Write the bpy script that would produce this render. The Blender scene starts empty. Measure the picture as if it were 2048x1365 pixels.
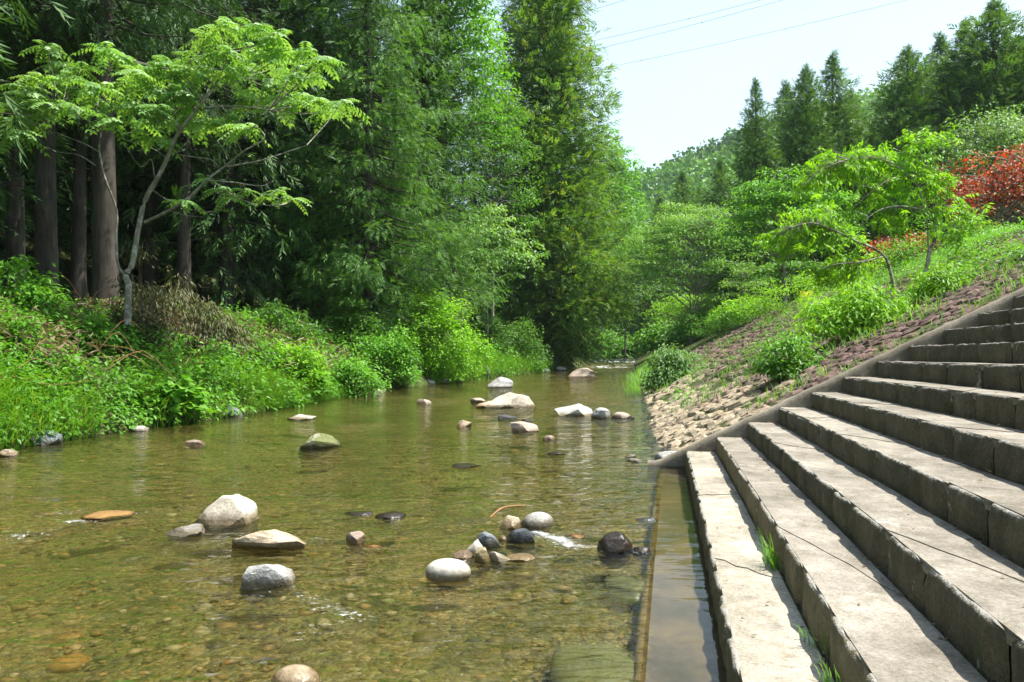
import bpy, bmesh, math, random
import numpy as np
from mathutils import Vector

# ------------------------------------------------------------------ camera, sky, sun, exposure
SC = bpy.context.scene
COL = SC.collection
F, VH, EYE = 1479.0, 712.0, 1.45          # focal length and horizon in photo pixels, eye height over the water

cam_d = bpy.data.cameras.new('camera')
cam = bpy.data.objects.new('camera', cam_d); COL.objects.link(cam)
cam.location = (0, 0, EYE); cam.rotation_euler = (math.pi/2, 0, 0)
cam_d.sensor_width = 36; cam_d.lens = F/2048*36; cam_d.shift_y = (VH-682.5)/2048
cam_d.clip_start = .05; cam_d.clip_end = 6000
SC.camera = cam

SUN_EL, SUN_AZ = math.radians(66), math.radians(1)     # azimuth from +x towards +y
sdir = Vector((math.cos(SUN_EL)*math.cos(SUN_AZ), math.cos(SUN_EL)*math.sin(SUN_AZ), math.sin(SUN_EL)))
world = bpy.data.worlds.new('World'); SC.world = world; world.use_nodes = True
nt = world.node_tree; nt.nodes.clear()
wo = nt.nodes.new('ShaderNodeOutputWorld'); bg = nt.nodes.new('ShaderNodeBackground')
sky = nt.nodes.new('ShaderNodeTexSky'); sky.sky_type = 'NISHITA'; sky.sun_disc = False
sky.sun_elevation = SUN_EL; sky.sun_rotation = math.pi/2 - SUN_AZ
sky.air_density = 1.2; sky.dust_density = 2.0; sky.ozone_density = 1.0; sky.altitude = 200
tc = nt.nodes.new('ShaderNodeTexCoord'); mp = nt.nodes.new('ShaderNodeMapping'); mp.inputs['Scale'].default_value = (1.2, 1.2, 3)
nz = nt.nodes.new('ShaderNodeTexNoise'); nz.inputs['Scale'].default_value = 1.6; nz.inputs['Detail'].default_value = 4
rmp = nt.nodes.new('ShaderNodeMapRange'); rmp.inputs[1].default_value = .3; rmp.inputs[2].default_value = .7; rmp.inputs[3].default_value = .72; rmp.inputs[4].default_value = 1.12
mixc = nt.nodes.new('ShaderNodeMix'); mixc.data_type = 'RGBA'; mixc.inputs[7].default_value = (3.35, 4.3, 4.75, 1)   # thin bright veil of cloud
nt.links.new(tc.outputs['Generated'], mp.inputs[0]); nt.links.new(mp.outputs[0], nz.inputs['Vector'])
nt.links.new(nz.outputs[0], rmp.inputs[0]); sz_ = nt.nodes.new('ShaderNodeSeparateXYZ'); nt.links.new(tc.outputs['Generated'], sz_.inputs[0])
ma = nt.nodes.new('ShaderNodeMath'); ma.operation = 'MULTIPLY_ADD'; ma.use_clamp = True; ma.inputs[1].default_value = -.8      # the veil thickens towards the horizon
nt.links.new(sz_.outputs[2], ma.inputs[0]); nt.links.new(rmp.outputs[0], ma.inputs[2]); nt.links.new(ma.outputs[0], mixc.inputs[0]); nt.links.new(sky.outputs[0], mixc.inputs[6])
nt.links.new(mixc.outputs[2], bg.inputs[0]); nt.links.new(bg.outputs[0], wo.inputs[0])
bg.inputs['Strength'].default_value = .12

sun_d = bpy.data.lights.new('sun', 'SUN'); sun = bpy.data.objects.new('sun', sun_d); COL.objects.link(sun)
sun_d.energy = 4.8; sun_d.angle = math.radians(.53); sun_d.color = (1, .95, .86)
sun.rotation_euler = sdir.to_track_quat('Z', 'Y').to_euler(); sun.location = (30, 10, 60)

SC.view_settings.view_transform = 'Standard'; SC.view_settings.look = 'None'
SC.view_settings.exposure = 1.3; SC.view_settings.gamma = 1.0; SC.view_settings.use_curve_mapping = False
SC.render.engine = 'CYCLES'
SC.cycles.use_denoising = True
SC.cycles.max_bounces = 8; SC.cycles.diffuse_bounces = 3; SC.cycles.glossy_bounces = 3
SC.cycles.transmission_bounces = 4; SC.cycles.transparent_max_bounces = 8
SC.cycles.caustics_reflective = False; SC.cycles.caustics_refractive = False
SC.cycles.sample_clamp_indirect = 6

# ------------------------------------------------------------------ small helpers
rng = np.random.default_rng(7)
TAU = math.tau

def nrm(a): return a/np.maximum(np.linalg.norm(a, axis=-1, keepdims=True), 1e-9)

def _hash(ix, iy, iz, s):
    h = (ix.astype(np.int64)*374761393 + iy.astype(np.int64)*668265263 + iz.astype(np.int64)*2147483647 + s*974634541) & 0xffffffff
    h = ((h ^ (h >> 13))*1274126177) & 0xffffffff
    return ((h ^ (h >> 16)) & 0xffffff)/float(0xffffff)

def noise(p, s=0):
    p = np.asarray(p, float); i = np.floor(p); f = p-i; f = f*f*(3-2*f)
    r = 0
    for dx in (0, 1):
        for dy in (0, 1):
            for dz in (0, 1):
                w = (f[..., 0] if dx else 1-f[..., 0])*(f[..., 1] if dy else 1-f[..., 1])*(f[..., 2] if dz else 1-f[..., 2])
                r = r + w*_hash(i[..., 0]+dx, i[..., 1]+dy, i[..., 2]+dz, s)
    return r*2-1

def fbm(p, o=3, s=0):
    p = np.asarray(p, float); r = 0; a = .55
    for k in range(o): r = r + a*noise(p*2**k, s+k); a *= .5
    return r

def xyz(x, y, z=0.): return np.stack(np.broadcast_arrays(np.asarray(x, float), np.asarray(y, float), np.asarray(z, float)), -1)

def setp(o, label=None, cat=None, group=None, kind=None):
    for k, v in (('label', label), ('category', cat), ('group', group), ('kind', kind)):
        if v: o[k] = v
    return o

def raw_mesh(name, V, quads=None, tris=None, mat=None, tint=None, smooth=False, attrs=None):
    me = bpy.data.meshes.new(name)
    V = np.ascontiguousarray(np.asarray(V, np.float32).reshape(-1, 3))
    me.vertices.add(len(V)); me.vertices.foreach_set('co', V.ravel())
    idx = []; tot = []
    if quads is not None and len(quads): q = np.asarray(quads, np.int32); idx.append(q.ravel()); tot.append(np.full(len(q), 4, np.int32))
    if tris is not None and len(tris): t = np.asarray(tris, np.int32); idx.append(t.ravel()); tot.append(np.full(len(t), 3, np.int32))
    idx = np.concatenate(idx); tot = np.concatenate(tot)
    me.loops.add(len(idx)); me.loops.foreach_set('vertex_index', np.ascontiguousarray(idx, np.int32))
    me.polygons.add(len(tot)); st = np.zeros(len(tot), np.int32); st[1:] = np.cumsum(tot)[:-1]
    me.polygons.foreach_set('loop_start', st)
    me.polygons.foreach_set('use_smooth', np.full(len(tot), smooth, bool))
    me.update(calc_edges=True)
    if tint is not None:
        a = me.attributes.new('tint', 'FLOAT', 'FACE'); a.data.foreach_set('value', np.asarray(tint, np.float32))
    for k, v in (attrs or {}).items():
        a = me.attributes.new(k, 'FLOAT', 'POINT'); a.data.foreach_set('value', np.ascontiguousarray(np.asarray(v, np.float32).ravel()))
    if mat: me.materials.append(mat)
    return me

def link(name, me, parent=None, loc=None):
    o = bpy.data.objects.new(name, me); COL.objects.link(o)
    if parent is not None: o.parent = parent
    if loc is not None: o.location = loc
    return o

def empty(name, loc, label=None, cat=None, group=None, rz=0.):
    o = bpy.data.objects.new(name, None); COL.objects.link(o); o.location = loc; o.rotation_euler.z = rz
    o.empty_display_size = .2
    return setp(o, label, cat, group)

def copy_tree(src, loc, rz=0., sc=1., label=None, group=None, scz=None):
    c = src.copy(); COL.objects.link(c); c.location = loc; c.rotation_euler.z = rz; c.scale = (sc, sc, scz or sc)
    if label: c['label'] = label
    if group: c['group'] = group
    for ch in list(src.children):
        k = ch.copy(); COL.objects.link(k); k.parent = c
        for g in list(ch.children):
            j = g.copy(); COL.objects.link(j); j.parent = k
    return c

class Leaves:
    """collects leaf-sized quads"""
    def __init__(s): s.q = []; s.t = []
    def add(s, P, D, N, L, W, tint, fold=.12, mid=.42):
        D = nrm(D); S = nrm(np.cross(D, N)); N2 = np.cross(S, D)
        L = np.broadcast_to(np.asarray(L, float), (len(P),))[:, None]; W = np.broadcast_to(np.asarray(W, float), (len(P),))[:, None]
        M = P+D*L*mid
        q = np.stack([P, M+S*W/2+N2*W*fold, P+D*L-N2*W*fold*.6, M-S*W/2+N2*W*fold], 1)
        s.q.append(q); s.t.append(np.broadcast_to(np.asarray(tint, float), (len(P),)).copy())
    def mesh(s, name, mat):
        q = np.concatenate(s.q); t = np.clip(np.concatenate(s.t), 0, 1); n = len(q)
        return raw_mesh(name, q.reshape(-1, 3), quads=np.arange(n*4).reshape(n, 4), mat=mat, tint=t)

class Wood:
    """collects tapered tubes"""
    def __init__(s): s.v = []; s.f = []; s.n = 0
    def tube(s, pts, rad, k=6, cap=True):
        pts = np.asarray(pts, float); m = len(pts); rad = np.broadcast_to(np.asarray(rad, float), (m,))
        d = nrm(np.gradient(pts, axis=0)); ref = np.where(np.abs(d[:, 2:3]) > .9, [[1., 0, 0]], [[0, 0, 1.]])
        a = nrm(np.cross(d, ref)); b = np.cross(d, a)
        th = np.arange(k)*TAU/k
        ring = pts[:, None]+rad[:, None, None]*(np.cos(th)[None, :, None]*a[:, None]+np.sin(th)[None, :, None]*b[:, None])
        i = np.arange(m-1)[:, None]*k; j = np.arange(k)[None]; j2 = (j+1) % k
        f = np.stack([i+j, i+j2, i+k+j2, i+k+j], -1).reshape(-1, 4)+s.n
        s.v.append(ring.reshape(-1, 3)); s.f.append(f); s.n += m*k
    def mesh(s, name, mat): return raw_mesh(name, np.concatenate(s.v), quads=np.concatenate(s.f), mat=mat, smooth=True)

def curve_pts(pts, n=4):
    """Catmull-Rom through pts"""
    p = np.asarray(pts, float); q = np.vstack([2*p[0]-p[1], p, 2*p[-1]-p[-2]]); out = []
    for i in range(1, len(q)-2):
        for t in np.arange(n)/n:
            out.append(.5*((2*q[i])+(-q[i-1]+q[i+1])*t+(2*q[i-1]-5*q[i]+4*q[i+1]-q[i+2])*t*t+(-q[i-1]+3*q[i]-3*q[i+1]+q[i+2])*t**3))
    out.append(p[-1]); return np.array(out)

# ------------------------------------------------------------------ lie of the land
YAW = .2162; CY, SY = math.cos(YAW), math.sin(YAW)          # stairs and embankment run along this bearing
def SW(X, S, z=0.):
    X = np.asarray(X, float); S = np.asarray(S, float)
    return xyz(X*CY+S*SY, -X*SY+S*CY, z)

def zw(y):
    y = np.asarray(y, float)
    return .006*np.maximum(0, y-10)+.55*np.clip((y-72)/8, 0, 1)
def onwater(u, v):
    y = F*EYE/(v-VH) if F*EYE/(v-VH) < 10 else F*(EYE+.06)/(v-VH+F*.006)
    return np.array([(u-1024)/F*y, y, float(zw(y))])
def at(u, v, y): return np.array([(u-1024)/F*y, y, EYE+(VH-v)/F*y])

_l = np.array([onwater(u, v)[:2] for u, v in ((0, 905), (100, 886), (300, 856), (470, 835), (640, 803), (760, 781), (870, 769), (960, 758), (1060, 748), (1150, 736), (1215, 728))])
LX, LY = np.r_[-11., -9, _l[:, 0], 18, 60], np.r_[-20., 5, _l[:, 1], 125, 400]
RX, RY = np.array([2.02, 2.65, 4.62, 6.3, 9.0, 12.3, 15.4, 23, 70]), np.array([9.7, 14.2, 25.7, 36, 53, 75, 93, 125, 400.])
def xl(y): return np.interp(y, LY, LX)
def xr(y):
    y = np.asarray(y, float)
    stair = (.26+y*SY/CY*1.0)/1.0
    return np.where(y < 9.7, np.minimum(.27*1/CY+y*math.tan(YAW), 2.4), np.interp(y, RY, RX))
SLOPE = .51
def crest(y): return np.interp(y, [0, 22, 40, 60, 80, 110], [4.7, 4.7, 4.3, 3.6, 2.4, 2.0])
def ground_z(x, y):
    x = np.asarray(x, float); y = np.asarray(y, float)
    w = zw(y); dl = xl(y)-x; dr = x-xr(y)
    lb = w-.12+np.interp(dl, [0, .5, 3.2, 12, 30, 60, 120, 300], [0, .45, 1.75, 3.3, 9.5, 26, 62, 150])
    lb = lb+.12*fbm(xyz(x*.6, y*.6, 0), 2, 3)*np.clip(dl, 0, 1)
    e = np.where(y < 9.9, (x*CY-y*SY+.15)*SLOPE-.42, SLOPE*(dr*.965)-.06)
    c = crest(y)
    rb = np.minimum(e, c+.06*np.maximum(0, e-c))+np.where(y < 9.9, 0, w)
    t = np.clip((x-xl(y))/np.maximum(xr(y)-xl(y), .1), 0, 1)
    bed = w-(.1+np.interp(t, [0, .08, .3, .6, .9, 1], [0, .22, .38, .26, .16, .14])*np.interp(y, [0, 4, 8, 14, 30, 60, 80], [.45, .5, .8, 1.1, 1, .8, .5]))
    return np.where(dl > 0, lb, np.where(dr > 0, rb, bed))
def hit(u, v, y0=3., y1=140.):
    ys = np.linspace(y0, y1, 6000); x = (u-1024)/F*ys; z = EYE+(VH-v)/F*ys
    g = ground_z(x, ys); k = np.argmax(z <= g)
    return np.array([x[k], ys[k], g[k]])

# ------------------------------------------------------------------ materials
def new_mat(name):
    m = bpy.data.materials.new(name); m.use_nodes = True; t = m.node_tree; t.nodes.clear()
    out = t.nodes.new('ShaderNodeOutputMaterial')
    return m, t, out
def node(t, typ, **kw):
    n = t.nodes.new(typ)
    for k, v in kw.items():
        if k.startswith('i_'): n.inputs[k[2:].replace('_', ' ')].default_value = v
        else: setattr(n, k, v)
    return n
def tex(t, scale, detail=3, rough=.6, vec=None, kind='ShaderNodeTexNoise'):
    n = t.nodes.new(kind); n.inputs['Scale'].default_value = scale
    if kind == 'ShaderNodeTexNoise': n.inputs['Detail'].default_value = detail; n.inputs['Roughness'].default_value = rough
    if vec is not None: t.links.new(vec, n.inputs['Vector'])
    return n
def pos(t, scale=(1, 1, 1), rot=(0, 0, 0)):
    g = t.nodes.new('ShaderNodeNewGeometry'); m = t.nodes.new('ShaderNodeMapping'); m.inputs['Scale'].default_value = scale; m.inputs['Rotation'].default_value = rot
    t.links.new(g.outputs['Position'], m.inputs[0]); return m.outputs[0]
def ramp(t, fac, stops):
    r = t.nodes.new('ShaderNodeValToRGB'); cr = r.color_ramp
    while len(cr.elements) < len(stops): cr.elements.new(.5)
    for e, (p, c) in zip(cr.elements, stops): e.position = p; e.color = (*c, 1) if len(c) == 3 else c
    t.links.new(fac, r.inputs[0]); return r.outputs[0]
def mix(t, fac, a, b, mode='MIX'):
    n = t.nodes.new('ShaderNodeMix'); n.data_type = 'RGBA'; n.blend_type = mode
    for s, v in ((n.inputs[0], fac), (n.inputs[6], a), (n.inputs[7], b)):
        if isinstance(v, bpy.types.NodeSocket): t.links.new(v, s)
        else: s.default_value = v if isinstance(v, (int, float)) else (*v, 1)
    return n.outputs[2]
def maprange(t, v, a, b, c=0., d=1.):
    n = t.nodes.new('ShaderNodeMapRange'); n.inputs[1].default_value = a; n.inputs[2].default_value = b; n.inputs[3].default_value = c; n.inputs[4].default_value = d
    t.links.new(v, n.inputs[0]); return n.outputs[0]
def math_(t, op, a, b=0.):
    n = t.nodes.new('ShaderNodeMath'); n.operation = op
    if op == 'MULTIPLY_ADD': n.inputs[2].default_value = .14
    for s, v in ((n.inputs[0], a), (n.inputs[1], b)):
        if isinstance(v, bpy.types.NodeSocket): t.links.new(v, s)
        else: s.default_value = v
    return n.outputs[0]
def bsdf(t, out, col, rough=.8, spec=.3, bump=None, bstr=.5, bdist=.02):
    b = t.nodes.new('ShaderNodeBsdfPrincipled'); b.inputs['Roughness'].default_value = rough if not isinstance(rough, bpy.types.NodeSocket) else .5
    if isinstance(rough, bpy.types.NodeSocket): t.links.new(rough, b.inputs['Roughness'])
    b.inputs['Specular IOR Level'].default_value = spec
    if isinstance(col, bpy.types.NodeSocket): t.links.new(col, b.inputs['Base Color'])
    else: b.inputs['Base Color'].default_value = (*col, 1)
    if bump is not None:
        k = t.nodes.new('ShaderNodeBump'); k.inputs['Strength'].default_value = bstr; k.inputs['Distance'].default_value = bdist
        t.links.new(bump, k.inputs['Height']); t.links.new(k.outputs[0], b.inputs['Normal'])
    if out is not None: t.links.new(b.outputs[0], out.inputs[0])
    return b

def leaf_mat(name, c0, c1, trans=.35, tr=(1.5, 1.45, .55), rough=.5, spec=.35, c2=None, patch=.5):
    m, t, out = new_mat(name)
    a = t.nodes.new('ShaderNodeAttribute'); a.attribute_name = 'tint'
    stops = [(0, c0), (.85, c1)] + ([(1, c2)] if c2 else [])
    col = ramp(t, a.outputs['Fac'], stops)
    n = tex(t, patch, 2, .5, pos(t))
    col = mix(t, .55, col, ramp(t, n.outputs[0], [(.3, (.62, .62, .62)), (.7, (1.35, 1.3, 1.2))]), 'MULTIPLY')
    b = bsdf(t, None, col, rough, spec)
    tl = t.nodes.new('ShaderNodeBsdfTranslucent'); t.links.new(mix(t, 1., col, tr, 'MULTIPLY'), tl.inputs[0])
    ms = t.nodes.new('ShaderNodeMixShader'); ms.inputs[0].default_value = trans
    t.links.new(b.outputs[0], ms.inputs[1]); t.links.new(tl.outputs[0], ms.inputs[2]); t.links.new(ms.outputs[0], out.inputs[0])
    return m
def bark_mat(name, c0, c1, scale=6, patches=None):
    m, t, out = new_mat(name)
    n = tex(t, scale, 4, .7, pos(t, (1, 1, .18)))
    col = ramp(t, n.outputs[0], [(.3, c0), (.7, c1)])
    if patches:
        k = tex(t, 5, 3, .6, pos(t)); col = mix(t, maprange(t, k.outputs[0], .5, .6), col, patches)
    bsdf(t, out, col, .9, .15, n.outputs[0], .6, .03)
    return m

M = {}
def plain_early(name, c):
    m, t, out = new_mat(name); n = tex(t, .2, 4, .6, pos(t)); bsdf(t, out, mix(t, .6, c, ramp(t, n.outputs[0], [(.3, (.6, .6, .6)), (.7, (1.4, 1.4, 1.4))]), 'MULTIPLY'), .9, .1); return m
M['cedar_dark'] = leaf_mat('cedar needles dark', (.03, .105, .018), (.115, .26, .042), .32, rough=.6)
M['cedar_deep'] = leaf_mat('cedar needles darkened for shade', (.016, .058, .012), (.055, .135, .026), .22, rough=.6)  # dark needles, lowered further to put the wood's deep shade into the colour
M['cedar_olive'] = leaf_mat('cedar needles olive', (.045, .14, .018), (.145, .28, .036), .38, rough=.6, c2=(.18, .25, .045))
M['cedar_far'] = leaf_mat('cedar needles right bank', (.026, .092, .018), (.105, .22, .034), .26, rough=.6)  # base needle colour of the right bank cedars
M['leaf_bright'] = leaf_mat('fresh leaves', (.055, .19, .018), (.15, .36, .035), .42)
M['leaf_mid'] = leaf_mat('green leaves', (.045, .15, .016), (.12, .29, .03), .4)
M['leaf_maple'] = leaf_mat('pale green leaves', (.085, .22, .045), (.21, .39, .09), .42)
M['leaf_walnut'] = leaf_mat('walnut leaves', (.10, .25, .055), (.26, .45, .13), .42, spec=.5)
M['leaf_lime'] = leaf_mat('lime leaves', (.10, .28, .012), (.23, .46, .025), .45)
M['leaf_red'] = leaf_mat('red leaves', (.13, .018, .01), (.46, .085, .022), .35, tr=(1.4, .8, .6), c2=(.22, .22, .04), patch=1.6)
M['leaf_shade'] = leaf_mat('leaves toned for shade', (.035, .12, .014), (.10, .24, .028), .38)  # darker leaf green, shade put into the colour of sheltered plants
M['leaf_dry'] = leaf_mat('dry bamboo leaves', (.045, .055, .016), (.13, .135, .05), .3, tr=(1.2, 1.1, .8))
M['leaf_dead'] = leaf_mat('dead leaves', (.10, .07, .035), (.24, .18, .10), .25, tr=(1.2, 1, .8))
M['leaf_grey'] = leaf_mat('grey green leaves', (.07, .18, .045), (.16, .29, .09), .38)
M['grass'] = leaf_mat('grass', (.065, .20, .018), (.17, .37, .04), .42, c2=(.30, .29, .09))
M['hill'] = leaf_mat('hill forest', (.035, .115, .022), (.13, .28, .045), .25, patch=.03)
M['hill_ground'] = plain_early('hill undergrowth', (.03, .07, .016))
M['bark_cedar'] = bark_mat('cedar bark', (.032, .027, .022), (.085, .074, .062))
M['bark_grey'] = bark_mat('grey bark', (.11, .10, .075), (.26, .24, .19), 8, (.32, .31, .27))
M['bark_pale'] = bark_mat('pale bark', (.18, .16, .13), (.42, .40, .36), 10, (.10, .08, .06))
M['bark_twig'] = bark_mat('twig bark', (.07, .055, .04), (.17, .13, .09))
M['stick'] = bark_mat('dead stick', (.16, .09, .045), (.34, .19, .09))

def ground_material():
    m, t, out = new_mat('forest floor')
    n = tex(t, 1.3, 5, .7, pos(t)); k = tex(t, 14, 3, .7, pos(t))
    c = ramp(t, n.outputs[0], [(.3, (.045, .035, .02)), (.5, (.05, .07, .02)), (.7, (.10, .085, .045))])
    c = mix(t, .5, c, ramp(t, k.outputs[0], [(.3, (.5, .5, .5)), (.7, (1.4, 1.4, 1.4))]), 'MULTIPLY')
    bsdf(t, out, c, .95, .1, k.outputs[0], .6, .05); return m
M['ground'] = ground_material()

def bed_material():
    m, t, out = new_mat('river bed gravel')
    p = pos(t)
    v = tex(t, 17, vec=p, kind='ShaderNodeTexVoronoi'); v2 = tex(t, 38, vec=p, kind='ShaderNodeTexVoronoi')
    n = tex(t, .55, 4, .65, p); f = tex(t, 60, 3, .7, p); n2 = tex(t, 1.7, 4, .7, p)
    c = ramp(t, v.outputs['Color'], [(.1, (0.068, 0.059, 0.028)), (.35, (0.234, 0.158, 0.055)), (.55, (0.110, 0.111, 0.066)), (.75, (0.413, 0.223, 0.055)), (.95, (0.632, 0.524, 0.309))])
    c2 = ramp(t, v2.outputs['Color'], [(.1, (0.068, 0.059, 0.028)), (.5, (0.261, 0.183, 0.072)), (.9, (0.578, 0.446, 0.221))])
    c = mix(t, .5, c, c2)
    c = mix(t, maprange(t, n.outputs[0], .42, .62, 0, .6), c, (0.103, 0.124, 0.022))
    c = mix(t, maprange(t, n2.outputs[0], .52, .66, 0, .75), c, (0.048, 0.055, 0.020))
    c = mix(t, .6, c, ramp(t, f.outputs[0], [(.3, (.5, .5, .5)), (.7, (1.4, 1.4, 1.4))]), 'MULTIPLY')
    h = math_(t, 'ADD', v.outputs['Distance'], math_(t, 'MULTIPLY', v2.outputs['Distance'], .4))
    bsdf(t, out, c, .8, .2, math_(t, 'MULTIPLY', h, -1.), .9, .06); return m
M['bed'] = bed_material()

def pebble_material():
    m, t, out = new_mat('submerged pebbles')
    a = t.nodes.new('ShaderNodeAttribute'); a.attribute_name = 'tint'
    c = ramp(t, a.outputs['Fac'], [(0, (0.066, 0.057, 0.030)), (.25, (0.209, 0.133, 0.051)), (.45, (0.319, 0.195, 0.076)), (.62, (0.143, 0.133, 0.093)), (.8, (0.440, 0.199, 0.051)), (.93, (0.462, 0.351, 0.221))])
    k = tex(t, 25, 3, .7, pos(t)); c = mix(t, .6, c, ramp(t, k.outputs[0], [(.3, (.55, .55, .5)), (.7, (1.3, 1.3, 1.25))]), 'MULTIPLY')
    bsdf(t, out, c, .6, .3); return m
M['pebble'] = pebble_material()

def water_material():
    m, t, out = new_mat('clear stream water')
    a = t.nodes.new('ShaderNodeAttribute'); a.attribute_name = 'rough_water'
    fo = t.nodes.new('ShaderNodeAttribute'); fo.attribute_name = 'foam_glint'
    n1 = tex(t, 1, 2, .55, pos(t, (3.2, 6., 1), (0, 0, .25))); n2 = tex(t, 1, 3, .6, pos(t, (9, 15, 1), (0, 0, -.2)))
    n3 = tex(t, 1, 3, .6, pos(t, (26, 34, 1), (0, 0, .4)))
    h = math_(t, 'ADD', math_(t, 'MULTIPLY', n1.outputs[0], .95), math_(t, 'MULTIPLY', n2.outputs[0], math_(t, 'MULTIPLY_ADD', a.outputs['Fac'], .22)))
    h = math_(t, 'ADD', h, math_(t, 'MULTIPLY', math_(t, 'MULTIPLY', n3.outputs[0], a.outputs['Fac']), .13))
    h = math_(t, 'MULTIPLY', h, maprange(t, a.outputs['Fac'], .03, .2, .08, 1.))
    b = t.nodes.new('ShaderNodeBump'); b.inputs['Distance'].default_value = .075; b.inputs['Strength'].default_value = 1.
    t.links.new(h, b.inputs['Height'])
    fr = t.nodes.new('ShaderNodeFresnel'); fr.inputs[0].default_value = 1.33; t.links.new(b.outputs[0], fr.inputs['Normal'])
    tr = t.nodes.new('ShaderNodeBsdfTransparent'); tr.inputs[0].default_value = (.845, .905, .74, 1)
    rf = t.nodes.new('ShaderNodeBsdfRefraction'); rf.inputs['Color'].default_value = (.845, .905, .74, 1); rf.inputs['IOR'].default_value = 1.33; rf.inputs['Roughness'].default_value = 0; t.links.new(b.outputs[0], rf.inputs['Normal'])
    trm = t.nodes.new('ShaderNodeMixShader'); trm.inputs[0].default_value = .4; t.links.new(tr.outputs[0], trm.inputs[1]); t.links.new(rf.outputs[0], trm.inputs[2])
    gl = t.nodes.new('ShaderNodeBsdfGlossy'); gl.inputs['Roughness'].default_value = .04; t.links.new(b.outputs[0], gl.inputs['Normal'])
    ms = t.nodes.new('ShaderNodeMixShader'); t.links.new(fr.outputs[0], ms.inputs[0]); t.links.new(trm.outputs[0], ms.inputs[1]); t.links.new(gl.outputs[0], ms.inputs[2])
    fd = t.nodes.new('ShaderNodeBsdfDiffuse'); fd.inputs[0].default_value = (.75, .78, .8, 1)  # white for the foam and for the painted sparkle specks
    fn = tex(t, 1, 5, .75, pos(t, (20, 40, 10)))
    fm = maprange(t, math_(t, 'ADD', fn.outputs[0], math_(t, 'MULTIPLY', fo.outputs['Fac'], .2)), .69, .80, 0, .75)
    fm = math_(t, 'MULTIPLY', fm, maprange(t, fo.outputs['Fac'], .02, .14))
    fm = math_(t, 'MAXIMUM', fm, maprange(t, math_(t, 'ADD', fo.outputs['Fac'], math_(t, 'MULTIPLY', math_(t, 'SUBTRACT', n1.outputs[0], .5), .9)), .75, 1.2, 0, .75))
    m2 = t.nodes.new('ShaderNodeMixShader'); t.links.new(fm, m2.inputs[0]); t.links.new(ms.outputs[0], m2.inputs[1]); t.links.new(fd.outputs[0], m2.inputs[2])
    t.links.new(m2.outputs[0], out.inputs[0]); return m
M['water'] = water_material()

def rock_mat(name, c0, c1, moss=0., wet=.095, crack=.5, dark=None):
    m, t, out = new_mat(name)
    tcn = t.nodes.new('ShaderNodeTexCoord'); ob = tcn.outputs['Object']
    n = tex(t, 5, 5, .65, ob); k = tex(t, 40, 3, .7, ob)
    c = ramp(t, n.outputs[0], [(.28, c0), (.68, c1)])
    c = mix(t, .5, c, ramp(t, k.outputs[0], [(.3, (.65, .65, .65)), (.7, (1.25, 1.25, 1.25))]), 'MULTIPLY')
    if dark: c = mix(t, maprange(t, tex(t, 2.2, 4, .7, ob).outputs[0], .52, .62), c, dark)
    g = t.nodes.new('ShaderNodeNewGeometry'); sp = t.nodes.new('ShaderNodeSeparateXYZ'); t.links.new(g.outputs['Position'], sp.inputs[0])
    # height above the sloping water line
    wl = math_(t, 'MULTIPLY', math_(t, 'MAXIMUM', math_(t, 'SUBTRACT', sp.outputs[1], 10.), 0.), .006)
    hgt = math_(t, 'SUBTRACT', sp.outputs[2], wl)
    hn = math_(t, 'ADD', hgt, math_(t, 'MULTIPLY', math_(t, 'SUBTRACT', n.outputs[0], .5), .06))
    w = maprange(t, hn, wet*.35, wet, 1, 0)
    if moss: 
        mn = tex(t, 4, 4, .7, ob)
        mm = math_(t, 'MULTIPLY', maprange(t, mn.outputs[0], .56-moss*.25, .62-moss*.2), .9)
        c = mix(t, mm, c, ramp(t, k.outputs[0], [(.3, (.05, .065, .012)), (.7, (.14, .16, .03))]))
    c = mix(t, w, c, mix(t, 1., c, (.36, .31, .22), 'MULTIPLY'))
    r = maprange(t, w, 0, 1, .85, .25)
    bsdf(t, out, c, r, .35, math_(t, 'ADD', n.outputs[0], math_(t, 'MULTIPLY', k.outputs[0], .4)), crack, .03); return m
M['rock_beige'] = rock_mat('beige rock', (0.290, 0.255, 0.193), (0.483, 0.439, 0.351), dark=(0.220, 0.193, 0.149))
M['rock_tan'] = rock_mat('tan rock', (0.302, 0.230, 0.151), (0.432, 0.360, 0.259))
M['rock_grey'] = rock_mat('grey rock', (0.211, 0.211, 0.193), (0.387, 0.378, 0.360))
M['rock_white'] = rock_mat('white rock', (0.418, 0.403, 0.346), (0.533, 0.518, 0.468), crack=.2)
M['rock_blue'] = rock_mat('blue grey rock', (0.094, 0.108, 0.115), (0.202, 0.223, 0.238))
M['rock_slate'] = rock_mat('slate rock', (0.050, 0.061, 0.072), (0.108, 0.122, 0.137))
M['rock_yellow'] = rock_mat('ochre rock', (0.252, 0.202, 0.094), (0.374, 0.331, 0.194))
M['rock_pink'] = rock_mat('pinkish rock', (.24, .185, .145), (.38, .31, .25))
M['rock_moss'] = rock_mat('mossy rock', (0.238, 0.216, 0.180), (0.360, 0.338, 0.295), moss=.8)
M['rock_wet'] = rock_mat('wet dark rock', (0.036, 0.032, 0.036), (0.094, 0.079, 0.072), wet=.9)
M['rock_orange'] = rock_mat('orange stained rock', (.14, .075, .02), (.24, .14, .045), wet=.02)
M['rock_green'] = rock_mat('greenish slab', (.38, .40, .26), (.6, .62, .46), wet=.005)

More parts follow.
